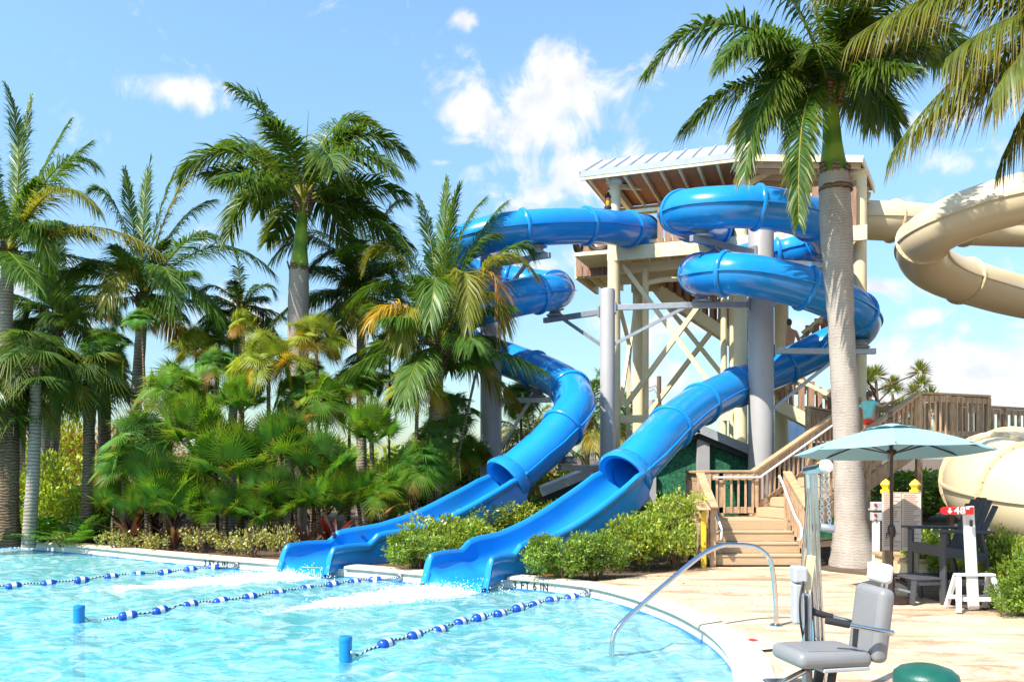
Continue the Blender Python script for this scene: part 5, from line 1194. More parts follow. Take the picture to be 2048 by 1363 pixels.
def frond(L_, a, c, t, nl=60, ll=.7, w_=.045, droop=.25, plume=.25, col=GREEN, start=.14, a0=72, a1=26, tipcol=None, bare=0., vee=.35, r0=.03, r=RND, hang=0.):
    n = 16; pts = bez(V(a), V(c), V(t), n); L_.rachis(pts, r0, .005, vary(STEM, .15, r))
    fw = None
    for i in range(nl):
        s_ = start + (1 - start - bare) * ((i + r.uniform(.2, .8)) / nl); x = s_ * n; k = min(int(x), n - 1); p = lerp(pts[k], pts[k + 1], x - k); T_ = (pts[k + 1] - pts[k]).normalized()
        sd_ = T_.cross(UP)
        if sd_.length < .12: sd_ = T_.cross(V((.3, 1, 0)))
        sd_.normalize()
        if fw is not None and sd_.dot(fw) < 0: sd_ = -sd_
        fw = sd_; nr = sd_.cross(T_)
        rel = (s_ - start) / (1 - start); prof = min(1., .45 + rel * 2.2) * (1 - max(0, rel - .55) ** 1.4 * 1.75)
        ang = R(lerp(a0, a1, rel ** 1.2))
        for sg in (-1, 1):
            if r.random() < .03: continue
            up = vee + r.uniform(-plume, plume); d = T_ * math.cos(ang) + (sd_ * sg + nr * up).normalized() * math.sin(ang); d = (d + V((r.uniform(-.06, .06), r.uniform(-.06, .06), -hang))).normalized()
            l = ll * prof * r.uniform(.85, 1.1); wv = (T_ - d * T_.dot(d)).normalized(); wv = (wv + d.cross(wv) * r.uniform(-.55, .55)).normalized()
            cc = vary(col, .22, r); L_.blade(p, d, l, w_ * (.7 + .3 * prof), wv, droop * r.uniform(.6, 1.4), cc, tipcol and vary(tipcol, .2, r))
def sph(az, el): return V((math.cos(az) * math.cos(el), math.sin(az) * math.cos(el), math.sin(el)))
def crown_fronds(L_, base, n, Lf, el0, el1, sag, r, **kw):
    for i in range(n):
        az = i * 2.39996 + r.uniform(-.25, .25); f = (i + .5) / n; el = R(lerp(el0, el1, f ** .8)); d = sph(az, el); Lh = Lf * r.uniform(.85, 1.1)
        c = base + d * (Lh * .52); dh = V((d.x, d.y, 0)); t = c + dh.cross(UP) * (Lh * r.uniform(-.25, .25)) + dh * (Lh * .45) + UP * (Lh * (math.sin(el) * .28 - sag * lerp(.35, 1.0, f) * r.uniform(.7, 1.2)))
        k = dict(kw)
        old = k.pop('old', True)
        if old and f > .82 and r.random() < .35: k['col'] = lerp3(k.get('col', GREEN), YEL, r.uniform(.3, .8))
        if old and f > .9 and r.random() < .3: k['col'] = BROWN; k['droop'] = .6
        frond(L_, base, c, t, r=r, **k)
def lerp3(a, b, t): return tuple(x + (y - x) * t for x, y in zip(a, b))
def trunk_mesh(pts, radii, name, m, parent, n=18):
    pth = smooth_path(pts, 8); rr = np.interp(np.linspace(0, 1, len(pth)), np.linspace(0, 1, len(radii)), radii)
    rr = [x * (1 + .02 * math.sin(i * 2.3)) for i, x in enumerate(rr)]
    b = MB(); b.tube(pth, rr, n); return b.build(name, MT[m], parent, smooth=60)
def boots(base, parent, r0, h, r, m='fiber'):
    b = MB()
    for i in range(18):
        az = i * 2.4; d = sph(az, R(r.uniform(55, 78))); p = base + V((math.cos(az) * r0 * .7, math.sin(az) * r0 * .7, -h + h * .8 * (i / 18)))
        b.bar(p, p + d * h * r.uniform(.5, .9), .09, .025, V((math.cos(az), math.sin(az), 0)))
    return b.build('leaf_bases', MT[m], parent)
def palm(label, gx, D, base_px, r_tr, group, fn, bark='bark', lean=None, boot=True, cat='palm tree', top_r=None, boot_h=.45):
    base = P(*base_px, D); g = V(((gx - CX) / F * D, D, -.03)); t = thing('palm_tree', g, label, cat, group); r = random.Random(int(gx * 7 + D * 13))
    mid = lerp(g, base, .5) + V((r.uniform(-.12, .12), 0, 0)); rad = [r_tr * 1.45, r_tr * 1.08, r_tr, r_tr * .97, r_tr * .92, top_r or r_tr * .85]
    trunk_mesh([g, lerp(g, mid, .5), mid, lerp(mid, base, .5), base], rad, 'trunk', bark, t)
    if boot: boots(base, t, r_tr, boot_h, r)
    L_ = Leafy(); fn(L_, base, r); link_mesh(L_.mesh('crown', g), 'crown', MT['leaf'], t); return t, base
def heroes(L_, base, lst, D, r, **kw):
    for (cx_, cy_, tx_, ty_, dd, *k) in lst:
        kk = dict(kw); 
        if k: kk.update(k[0])
        kk.pop('old', None)
        frond(L_, base, P(cx_, cy_, D + dd * .55), P(tx_, ty_, D + dd), r=r, **kk)
# --- the two royal palms
def royal(label, gx, D, top, shaft_bottom, r_tr, lst, kw, rads, bulge=1.0, extra=6, elr=(75, 5)):
    base = P(*top, D); sb = P(*shaft_bottom, D); g = V(((gx - CX) / F * D, D, -.03)); t = thing('palm_tree', g, label, 'palm tree', 'royal palms'); r = random.Random(int(gx))
    trunk_mesh([g, lerp(g, sb, .12), lerp(g, sb, .35), lerp(g, sb, .62), lerp(g, sb, .85), sb], rads, 'trunk', 'royalbark', t, 28)
    b = MB(); zs = smooth_path([sb - V((0, 0, .03)), lerp(sb, base, .2), lerp(sb, base, .55), base], 6); rr = np.interp(np.linspace(0, 1, len(zs)), [0, .15, .5, 1], [r_tr * .86 * bulge, r_tr * .93 * bulge, r_tr * .66, r_tr * .45])
    b.tube(zs, list(rr), 22); b.build('crownshaft', MT['shaft'], t, smooth=60)
    b = MB()
    for k in range(7):
        a = k * .9; q_ = sb + V((math.cos(a) * r_tr * .9, math.sin(a) * r_tr * .9, 0)); b.bar(q_ - V((0, 0, .06)), q_ + V((math.cos(a) * .06, math.sin(a) * .06, r.uniform(.05, .2))), .12, .012, V((math.cos(a), math.sin(a), 0)))
    b2_ = MB()
    for k in range(5):
        a = k * 1.3 + .4; q_ = base + V((math.cos(a) * r_tr * .6, math.sin(a) * r_tr * .6, -.1)); b2_.tube([q_ - V((0, 0, .2)), q_ + V((math.cos(a) * .05, math.sin(a) * .05, .1)), q_ + sph(a, .9) * .45], [.06, .07, .02], 6)
    b.build('dry_sheath', MT['fiber'], t); b2_.build('leaf_bases', MT['fiber'], t)
    L_ = Leafy(); heroes(L_, base, lst, D, r, **kw)
    crown_fronds(L_, base, extra, kw.get('_len', 2.6) if False else (base - P(lst[1][2], lst[1][3], D)).length * .95, elr[0], elr[1], .35, r, **kw)
    # unopened spear
    L_.rachis([base, base + V((.05, 0, .9)), base + V((.13, 0, 2.1))], .035, .006, STEM)
    link_mesh(L_.mesh('crown', g), 'crown', MT['leaf'], t); return t
royal('royal palm on the left, its green crownshaft rising above the fan palms', 590, 19.5, (606, 400), (598, 538), .235,
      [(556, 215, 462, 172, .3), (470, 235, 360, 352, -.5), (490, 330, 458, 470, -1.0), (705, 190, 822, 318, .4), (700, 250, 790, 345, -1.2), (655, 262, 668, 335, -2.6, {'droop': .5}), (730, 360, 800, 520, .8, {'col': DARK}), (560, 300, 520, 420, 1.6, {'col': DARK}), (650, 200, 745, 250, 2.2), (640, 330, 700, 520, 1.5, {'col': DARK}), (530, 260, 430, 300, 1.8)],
      dict(old=False, col=(.030, .074, .013), nl=150, ll=.82, w_=.042, droop=.42, plume=.75, vee=.28, r0=.04, tipcol=(.07, .10, .02)), [.30, .27, .25, .255, .245, .225], extra=9, elr=(72, 0))
royal('big royal palm with a pale smooth trunk in front of the slides', 1706, 14.4, (1660, 180), (1667, 347), .25,
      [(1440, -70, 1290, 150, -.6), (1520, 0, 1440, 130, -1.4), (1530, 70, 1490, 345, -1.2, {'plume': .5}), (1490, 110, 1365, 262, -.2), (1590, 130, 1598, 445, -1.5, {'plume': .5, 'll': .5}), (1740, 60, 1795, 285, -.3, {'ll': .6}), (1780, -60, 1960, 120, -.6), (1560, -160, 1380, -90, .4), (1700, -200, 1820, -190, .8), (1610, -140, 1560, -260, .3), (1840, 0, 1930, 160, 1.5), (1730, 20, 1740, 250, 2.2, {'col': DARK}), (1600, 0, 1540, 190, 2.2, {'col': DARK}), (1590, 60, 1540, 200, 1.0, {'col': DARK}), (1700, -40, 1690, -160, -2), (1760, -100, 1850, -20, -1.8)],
      dict(old=False, col=(.028, .070, .013), nl=185, ll=.66, w_=.036, droop=.5, plume=.7, vee=.25, r0=.034, tipcol=(.075, .10, .02)), [.41, .27, .222, .215, .272, .25], bulge=1.02, extra=11, elr=(80, 0))
bcol = MB(); rr9 = random.Random(9); c9 = P(1671, 378, 14.4)
bcol.lathe(c9, [(.262, -.05), (.285, -.035), (.278, -.01), (.29, .015), (.274, .04), (.262, .05)], 30); bcol.v = [(x + rr9.uniform(-.008, .008), y + rr9.uniform(-.008, .008), z + rr9.uniform(-.012, .012)) for x, y, z in bcol.v]
bcol.build('bark_scar', MT['fiber'], [o for o in bpy.data.objects if str(o.get('label', '')).startswith('big royal palm')][0], smooth=60)
CK = dict(nl=120, ll=.74, w_=.027, droop=.5, plume=.25, vee=.05, r0=.022, col=GREEN, a0=58, a1=18)
def coco(lst, D, extra, Lf, sag=.35, el=(80, -15), **k):
    kw = dict(CK); kw.update(k)
    def fn(L_, base, r):
        heroes(L_, base, lst, D, r, **kw); crown_fronds(L_, base, extra, Lf, el[0], el[1], sag, r, **kw)
    return fn
CG = 'coconut palms behind the planting bed'
palm('coconut palm cut by the left edge of the picture, fronds above the fan palms', 2, 19, (16, 505), .15, CG, coco([(60, 300, 12, 170, .3, {'a0': 40, 'a1': 9, 'll': .85}), (120, 260, 190, 330, -.4), (110, 300, 195, 420, -1, {'col': OLIVE}), (170, 400, 320, 505, -1.2, {'col': OLIVE, 'tipcol': YEL}), (80, 330, 140, 240, .8, {'a0': 45, 'a1': 9}), (40, 320, 62, 195, .7, {'a0': 42, 'a1': 9}), (-20, 300, -40, 190, .3, {'a0': 42}), (110, 330, 180, 285, .8), (90, 420, 190, 470, .5), (-60, 280, -140, 330, 0), (60, 380, 100, 520, -1), (-40, 380, -90, 560, -1)], 19, 12, 2.5))
palm('coconut palm with a long trunk between the left edge and the royal palm', 268, 20, (287, 592), .14, CG, coco([(280, 430, 300, 318, .2, {'a0': 38, 'a1': 9, 'll': .8}), (240, 370, 190, 375, -.4, {'droop': .7}), (310, 420, 350, 340, .4, {'a0': 42, 'a1': 9}), (262, 430, 250, 340, .5, {'a0': 42, 'a1': 9}), (340, 420, 425, 400, .8), (330, 380, 400, 330, .5, {'col': OLIVE}), (380, 440, 430, 470, -.8), (430, 420, 548, 545, -.4), (220, 470, 120, 560, -.6), (380, 520, 440, 640, -1), (250, 480, 215, 600, -1.4, {'col': OLIVE}), (330, 470, 350, 600, -1.6)], 20, 12, 2.1))
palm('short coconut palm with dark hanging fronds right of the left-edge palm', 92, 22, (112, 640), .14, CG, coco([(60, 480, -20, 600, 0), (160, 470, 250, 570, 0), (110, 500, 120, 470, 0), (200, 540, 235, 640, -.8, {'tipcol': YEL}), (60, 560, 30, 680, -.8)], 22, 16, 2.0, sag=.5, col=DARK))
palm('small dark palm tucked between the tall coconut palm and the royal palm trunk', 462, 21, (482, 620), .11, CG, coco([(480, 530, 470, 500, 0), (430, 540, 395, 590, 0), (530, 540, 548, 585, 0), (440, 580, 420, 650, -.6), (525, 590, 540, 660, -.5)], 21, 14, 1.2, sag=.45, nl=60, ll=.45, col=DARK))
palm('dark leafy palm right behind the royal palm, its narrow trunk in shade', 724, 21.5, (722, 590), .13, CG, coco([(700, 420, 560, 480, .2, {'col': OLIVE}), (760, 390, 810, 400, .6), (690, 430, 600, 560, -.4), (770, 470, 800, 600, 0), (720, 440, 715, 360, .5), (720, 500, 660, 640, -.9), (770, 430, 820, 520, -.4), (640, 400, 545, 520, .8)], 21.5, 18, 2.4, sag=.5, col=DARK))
palm('coconut palm in front of the left-hand slide with yellowing and dead brown fronds', 868, 18.2, (879, 690), .145, CG, coco([(885, 500, 893, 362, .2, {'a0': 36, 'a1': 8, 'll': .85}), (900, 460, 965, 400, .4, {'a0': 45, 'a1': 10, 'll': .8}), (872, 480, 838, 395, .6, {'a0': 45}), (930, 470, 1010, 405, .9), (890, 480, 918, 372, -.4, {'a0': 42, 'a1': 9}), (930, 470, 990, 470, .2), (840, 470, 760, 440, .4), (985, 430, 1070, 545, -.5, {'col': OLIVE}), (1010, 440, 1060, 500, .5), (790, 420, 735, 520, -.4, {'col': OLIVE}), (790, 560, 742, 640, -1.1, {'col': YEL}), (810, 540, 805, 690, -1.4, {'col': OLIVE}), (945, 420, 935, 650, -1.6, {'col': OLIVE}), (880, 450, 860, 640, -2.0), (990, 500, 1012, 650, -.8, {'col': OLIVE}), (1010, 420, 1005, 660, -.9, {'col': BROWN, 'nl': 40}), (820, 470, 690, 620, .6), (780, 440, 680, 500, 1.0)], 18.2, 17, 2.3, sag=.4), boot_h=.6)
palm('feathery palm behind the left-hand slide, close to the thin grey pillar', 1170, 27, (1175, 830), .14, CG, coco([(1160, 740, 1110, 725, 0), (1190, 740, 1215, 720, 0), (1140, 790, 1100, 850, 0)], 27, 16, 2.0, sag=.4, nl=60))
palm('low palm with hanging brown fronds behind the foot of the left-hand slide', 1055, 25, (1062, 880), .14, CG, coco([(1040, 830, 1000, 900, 0, {'col': BROWN}), (1090, 830, 1110, 900, 0, {'col': BROWN})], 25, 18, 1.7, sag=.5, nl=55, col=OLIVE))
palm('feathery green palm low behind the thin grey pillar', 1250, 30, (1245, 850), .14, CG, coco([(1230, 780, 1195, 740, 0)], 30, 16, 2.0, sag=.4, nl=55))
palm('palm at the right edge with long yellowish fronds hanging into the sky', 2420, 11.5, (2260, 95), .17, CG, coco([(2010, -30, 1780, 310, -.3), (2060, 40, 1840, 250, .5), (2000, -140, 1700, 80, -.5), (2080, -60, 1890, 120, -1.0), (2100, 60, 2000, 330, 0), (2110, 90, 2060, 220, -.6), (2060, -160, 1830, -60, .6), (2150, -120, 2030, 130, -1.2), (2090, -20, 1985, 200, -1.4), (2020, -180, 1760, 60, .3), (2000, -230, 1640, -30, -.4)], 11.5, 8, 2.3, nl=120, ll=.72, w_=.028, droop=.75, hang=.25, col=(.055, .078, .011), tipcol=(.12, .10, .02)))
for k, (gx, D, yt, rr, lab) in enumerate([(12, 17.6, 860, .21, 'thick dark palm trunk at the left edge of the bed'), (43, 22, 800, .17, 'pale ringed trunk, left of the pair'), (86, 21.5, 820, .16, 'pale ringed trunk, right of the pair'), (201, 23, 800, .12, 'slim pale palm trunk standing right of the rough fibrous one')]):
    r = random.Random(k)
    palm(lab + ', under drooping fronds', gx - (6 if k else 0), D, (gx + 4, yt - 60 if k else 760), rr, CG, coco([], D, 14, 1.25, sag=.7, nl=45, ll=.5, col=[DARK, OLIVE, GREEN, DARK][k]), boot=True, bark='bark' if k else 'fiber')
# --- fan palms: three crowns, copied with a stem of their own
def fan_leaf(L_, p, fwd, side, nrm, R_, col, tip, r, nseg=32, span=130, droop=.22):
    for i in range(nseg):
        a = R(lerp(-span, span, (i + .5) / nseg)) ; half = R(span / nseg) * .86; l = R_ * (.72 + .28 * math.cos(a * .62)) * r.uniform(.93, 1.05)
        d = fwd * math.cos(a) + side * math.sin(a); lo = fwd * math.cos(a - half) + side * math.sin(a - half); hi = fwd * math.cos(a + half) + side * math.sin(a + half)
        n = len(L_.v); c = vary(col, .12, r); m = .38 * l; zz = nrm * (.035 * R_)
        L_.v += [p, p + lo * m - UP * (droop * .12 * l), p + d * m * 1.05 + zz - UP * (droop * .12 * l), p + hi * m - UP * (droop * .12 * l), p + d * l - UP * (droop * l * r.uniform(.6, 1.6))]
        L_.f += [(n, n + 1, n + 2, n + 2), (n, n + 2, n + 3, n + 3), (n + 1, n + 4, n + 2, n + 2), (n + 2, n + 4, n + 3, n + 3)]
        L_.c += [c, c, c, c, tip or c]
FANS = []
def fan_crown(seed, n, R_, el0, el1, cols, name='crown', droop=.22, young=False):
    r = random.Random(seed); L_ = Leafy()
    for i in range(n):
        f = (i + .5) / n; az = i * 2.39996 + r.uniform(-.3, .3); el = R(lerp(el0, el1, f)) ; d = sph(az, el); pl_ = R_ * r.uniform(.42, .62)
        tipd = (d + V((0, 0, -.12))).normalized(); pts = bez(V((0, 0, 0)), d * pl_ * .6 + V((0, 0, .04)), tipd * pl_, 4); L_.rachis(pts, .013, .009, STEM)
        tw_ = r.uniform(-.5, .5); side = d.cross(UP)
        if side.length < .2: side = V((1, 0, 0))
        side.normalize(); nr = side.cross(d); side, nr = side * math.cos(tw_) + nr * math.sin(tw_), nr * math.cos(tw_) - side * math.sin(tw_)
        tl = r.uniform(.15, .75) if young else r.uniform(.55, 1.3); fw = (d * math.cos(tl) - nr * math.sin(tl) * (1 if not young and r.random() < .62 - .35 * max(0, math.sin(el)) else -1)).normalized(); nr2 = side.cross(fw)
        c = cols[0] if f < .72 else (cols[1] if r.random() < .6 else cols[0]); c = vary(c, .2, r)
        if f > .93 and r.random() < .5 and not young: c = BROWN
        fan_leaf(L_, V(pts[-1]), fw, side, nr2, R_ * r.uniform(.52, .64), c, lerp3(c, YEL, .45 if r.random() < .35 else .1), r, droop=droop)
    return L_.mesh(name, V((0, 0, 0)))
GF = (.056, .142, .012); GF2 = (.115, .165, .018)
FANS = [fan_crown(1, 34, 1.0, 80, -35, (GF, GF2)), fan_crown(2, 32, 1.0, 78, -20, (GF2, YEL)), fan_crown(3, 36, 1.0, 82, -50, ((.038, .115, .025), GF)), fan_crown(4, 32, 1.0, 75, -10, ((.036, .125, .025), GF)), fan_crown(6, 24, 1.0, 84, 2, (GF, (.036, .115, .018)), young=True, droop=.12), fan_crown(7, 20, 1.0, 80, 10, ((.034, .105, .016), GF), young=True, droop=.12)]
DROOPF = fan_crown(5, 26, 1.0, 80, -45, ((.028, .07, .014), OLIVE), droop=.5)
FG = 'fan palms in the planting bed'
def fan_palm(px, py, rad_px, D, proto, label, stem_px=None, lean=0., rad=None, bark='fiber'):
    c = P(px, py, D); R_ = rad_px / F * D; sx_ = (stem_px - CX) / F * D if stem_px is not None else c.x + lean
    t = thing('fan_palm', (sx_, D, -.03), label, 'fan palm', FG); r = random.Random(int(px * 3 + py)); g = V((sx_, D, -.03)); hub = c - V((0, 0, R_ * .12)); sr = rad or max(.03, R_ * .05)
    if hub.z > .25: trunk_mesh([g, lerp(g, hub, .5) + V((r.uniform(-.06, .06), 0, 0)), hub], [sr * 1.15, sr, sr * .95], 'stem', bark, t, 12)
    else: trunk_mesh([g, V((hub.x, hub.y, max(.1, hub.z)))], [sr, sr], 'stem', bark, t, 8)
    o_ = bpy.data.objects.new('crown', proto); COL.objects.link(o_); o_.parent = t; o_.location = hub - g; o_.rotation_euler = (r.uniform(-.15, .15), r.uniform(-.15, .15), r.uniform(0, 6.28)); o_.scale = (R_, R_, R_ * r.uniform(.9, 1.05)); ORG[o_.name] = V((0, 0, 0))
    if not proto.materials: proto.materials.append(MT['fanleaf'])
    return t
FP = [  # px, py, radius px, depth, crown, stem px, rough position label
 (72, 715, 112, 17.4, DROOPF, 57, 'sabal palm with a grey fibrous trunk, the big drooping crown at far left'), (178, 745, 100, 18.2, DROOPF, 172, 'sabal palm with a rough dark trunk in front of the yellow-green shrubs'), (-5, 800, 85, 17.2, DROOPF, -12, 'drooping fan palm cut off by the left edge'),
 (213, 688, 58, 19, 2, 214, 'fan palm head above the rough-trunked sabal'), (284, 640, 42, 18.5, 3, 291, 'small dark round fan palm against the tall coconut trunk'), (345, 775, 84, 18, 0, 343, 'wide fan palm head left of centre of the thicket'), (392, 690, 55, 19.5, 1, 395, 'pale fan palm between the coconut trunk and the small high heads'), (440, 660, 48, 20, 2, 436, 'dark fan palm head under the small dark palm'), (488, 645, 38, 19, 1, 486, 'smallest yellow-green fan palm head, on a thin stem'), (432, 730, 62, 18.6, 3, 436, 'fan palm with a dark stem in the middle of the thicket'),
 (537, 715, 82, 17.6, 1, 540, 'bright yellow-green fan palm on a shaggy stem in front of the royal palm'), (632, 672, 72, 18.2, 1, 634, 'bright fan palm with an orange flower stalk right of the royal trunk'), (590, 785, 58, 18.2, 2, 585, 'fan palm below the royal palm trunk'), (742, 738, 58, 19, 2, 745, 'dark fan palm head left of the coconut palm in front of the slide'), (835, 768, 80, 17.4, 1, 828, 'sunlit fan palm with an orange flower stalk under the yellowing coconut fronds'), (955, 725, 48, 18, 3, 890, 'fan palm on a thin leaning stem in front of the grey pillar'), (905, 820, 60, 19, 2, 905, 'fan palm between the coconut trunk and the grey pillar'),
 (285, 870, 85, 17.2, 2, 305, 'fan palm fronds low beside the slim pale trunk'), (395, 865, 98, 17.2, 4, 392, 'low wide fan palm below the middle heads'), (480, 800, 76, 17.4, 4, 478, 'fan palm behind the shaggy stem'), (455, 930, 122, 16.9, 4, 450, 'large low fan palm filling the centre of the bed'), (560, 890, 95, 17, 5, 562, 'low fan palm right of the shaggy stem'), (655, 800, 74, 17.6, 0, 652, 'fan palm head in the right of the thicket'), (700, 770, 62, 18.6, 3, 698, 'fan palm partly behind the right-hand thicket heads'), (742, 860, 84, 16.9, 4, 737, 'fan palm on a short shaggy stem, right of the bed centre'), (640, 925, 100, 16.8, 5, 640, 'low dark fan palm above the ti plant with red leaves'), (835, 930, 78, 16.9, 3, 838, 'low fan palm next to the left-hand chute'), (770, 985, 60, 16.6, 0, 768, 'small low fan palm just above the left chute rim'), (335, 975, 88, 16.8, 5, 338, 'ground-level fan palm behind the purple leaves'), (545, 985, 85, 16.6, 5, 548, 'ground-level fan palm in the deep shade of the bed'), (690, 985, 75, 16.7, 4, 690, 'ground-level fan palm behind the red ti plant'), (245, 930, 62, 17.4, 3, 248, 'small fan palm left of the purple leaves'), (870, 870, 55, 18, 2, 872, 'fan palm beneath the sunlit flowering one'), (1040, 790, 55, 23, 2, 1040, 'shaded fan palm behind the grey pillar and the slide bend'), (940, 900, 52, 20, 0, 942, 'fan palm left of the grey pillar foot'), (400, 790, 60, 19, 2, 402, 'fan palm deep inside the thicket'), (292, 1012, 78, 16.9, 5, 292, 'low fan clump right behind the left purple ti plants'), (380, 1008, 84, 16.8, 4, 380, 'low fan clump behind the taller pale coping plant'), (450, 1020, 78, 16.7, 5, 450, 'low fan clump at the foot of the largest central fan palm'), (515, 1022, 80, 16.7, 4, 515, 'low fan clump behind the twiggy pale plant'), (590, 1005, 82, 16.7, 5, 590, 'low fan clump left of the red ti plant'), (650, 1000, 78, 16.6, 4, 650, 'low fan clump just above the red ti plant'), (715, 990, 76, 16.7, 5, 715, 'low fan clump above the kinked rim of the left chute'), (800, 975, 78, 16.8, 4, 800, 'low fan clump beside the middle of the left chute'), (862, 950, 70, 17.2, 5, 862, 'low fan clump nearest the left chute mouth'), (230, 1000, 66, 17.6, 4, 230, 'low fan clump right of the bright fern'), (620, 745, 50, 19.4, 2, 622, 'fan palm behind the bright flowering head'), (780, 690, 50, 20, 3, 782, 'fan palm high behind the coconut fronds')]
for (px, py, rp, D, pr, st, lab) in FP:
    fan_palm(px, py, rp, D, pr if not isinstance(pr, int) else FANS[pr], lab, st, rad=.12 if 'sabal' in lab else None, bark='bark' if 'sabal palm with a grey' in lab else 'fiber')
# --- broad-leaved shrubs
def shrub_mesh(seed, n, clumps, lsize, cols, name='foliage'):
    """leaves scattered through a set of ellipsoid clumps (cx,cy,cz,rx,ry,rz)"""
    g = np.random.default_rng(seed); k = len(clumps); C_ = np.array(clumps); wgt = (C_[:, 3] * C_[:, 5]) ; wgt = wgt / wgt.sum(); ci = g.choice(k, n, p=wgt)
    d = g.normal(size=(n, 3)); d /= np.linalg.norm(d, axis=1)[:, None]; rad = g.uniform(.35, 1.0, n) ** .5 * (1 + .14 * np.sin(d[:, 0] * 7 + ci) + .12 * np.sin(d[:, 2] * 9 + ci * 2)); rad *= 1 + (g.random(n) < .06) * g.uniform(.05, .3, n)
    p = C_[ci, :3] + d * rad[:, None] * C_[ci, 3:6]; p[:, 2] = np.maximum(p[:, 2], .02)
    ax_ = d * .7 + g.normal(size=(n, 3)) * .55 + np.array([0, 0, .55]); ax_ /= np.linalg.norm(ax_, axis=1)[:, None]
    s_ = np.cross(ax_, g.normal(size=(n, 3))); s_ /= np.linalg.norm(s_, axis=1)[:, None]; l = lsize * g.uniform(.6, 1.3, n)[:, None]; w_ = l * .24; nr = np.cross(ax_, s_)
    v = np.stack([p, p + ax_ * l * .5 + s_ * w_ + nr * l * .06, p + ax_ * l - nr * l * .1, p + ax_ * l * .5 - s_ * w_ + nr * l * .06], 1).reshape(-1, 3)
    f = np.arange(n * 4).reshape(n, 4); cc = np.array(cols)[g.integers(0, len(cols), n)] * g.uniform(.75, 1.3, n)[:, None]; cc = cc * (1 + .18 * np.sin(ci * 2.7))[:, None]
    return np_mesh(name, v, f, None, np.repeat(cc, 4, 0))
def clumpset(seed, w_, d_, h, n):
    g = random.Random(seed); out = []
    for i in range(n): r_ = g.uniform(.22, .36); out.append((g.uniform(-.5, .5) * (w_ - r_), g.uniform(-.5, .5) * (d_ - r_), g.uniform(.25, .82) * h, r_ * w_ * .62, r_ * d_ * .8, r_ * h * .72))
    return out
LIME = [(0.130, 0.205, 0.034), (0.098, 0.170, 0.034), (0.175, 0.210, 0.040), (0.066, 0.125, 0.026)]; MIDG = [(0.058, 0.128, 0.022), (0.086, 0.162, 0.028), (0.108, 0.174, 0.032), (0.05, 0.095, 0.022)]; YELG = [(0.170, 0.250, 0.028), (0.130, 0.220, 0.028), (0.220, 0.260, 0.034), (0.130, 0.208, 0.026)]; SILV = [(0.188, 0.237, 0.088), (0.138, 0.188, 0.062), (0.250, 0.250, 0.112), (0.125, 0.112, 0.050)]; DRY = [(.20, .12, .05), (.16, .10, .04), (.24, .16, .07), (.12, .12, .03)]; DKG = [(0.042, 0.098, 0.021), (0.056, 0.126, 0.028), (0.035, 0.070, 0.021)]; REDT = [(0.065, 0.117, 0.026), (0.130, 0.078, 0.026), (0.078, 0.130, 0.026)]
def stems_mesh(seed, w_, d_, h, n=9):
    g = random.Random(seed); b = MB()
    for i in range(n):
        a = g.uniform(0, 6.28); x, y = math.cos(a) * g.uniform(.1, .4) * w_, math.sin(a) * g.uniform(.1, .4) * d_; b.tube([(x * .15, y * .15, 0), (x * .6, y * .6, h * .4), (x, y, h * .85)], [.018, .012, .004], 5)
    return b
PRO = {}
for key, (seed, n, lsz, cols, wdh) in {'lime': (1, 5200, .072, LIME, (1.4, 1.1, 1.0)), 'mid': (2, 5600, .068, MIDG, (1.4, 1.1, 1.0)), 'yel': (3, 3200, .10, YELG, (2.2, 1.6, 1.4)), 'silver': (4, 520, .07, SILV, (1.0, .8, .6)), 'dry': (5, 3000, .11, DRY, (2.4, 1.6, 2.0)), 'dark': (6, 3000, .08, DKG, (1.4, 1.1, .9)), 'red': (7, 2600, .07, REDT, (1.4, 1.0, .8)), 'tall': (8, 5200, .06, LIME[:3], (1.2, 1.0, 1.2)), 'glossy': (9, 6000, .06, MIDG + LIME[:2], (1.3, 1.1, .8))}.items():
    me = shrub_mesh(seed, n, clumpset(seed, *wdh, 16), lsz, cols); me.materials.append(MT['shrubleaf']); sb = stems_mesh(seed, *wdh); so_ = sb.build('stems', MT['twig']); ms = so_.data; bpy.data.objects.remove(so_); PRO[key] = (me, ms, wdh)
def shrub(px, py_bottom, wpx, hpx, key, label, group, D=None, name='shrub'):
    g = G(px, py_bottom) if D is None else V(((px - CX) / F * D, D, 0)); D = g.y; me, ms, (w0, d0, h0) = PRO[key]; r = random.Random(int(px * 5 + py_bottom)); W_ = wpx / F * D; Hh = hpx / F * D
    t = thing(name, (g.x, g.y + W_ * .2, -.03), label, 'shrub', group); s_ = W_ / w0 * (1.0 if key == 'silver' else 1.25); Hh *= 1.0 if key == 'silver' else 1.1
    for nm, m_ in (('foliage', me), ('stems', ms)):
        o_ = bpy.data.objects.new(nm, m_); COL.objects.link(o_); o_.parent = t; o_.scale = (s_, s_ * .9, Hh / h0); o_.rotation_euler = (0, 0, r.choice((0, PI)) + r.uniform(-.4, .4)); ORG[o_.name] = V((0, 0, 0))
    return t
HG = 'shrubs between and beside the chutes'
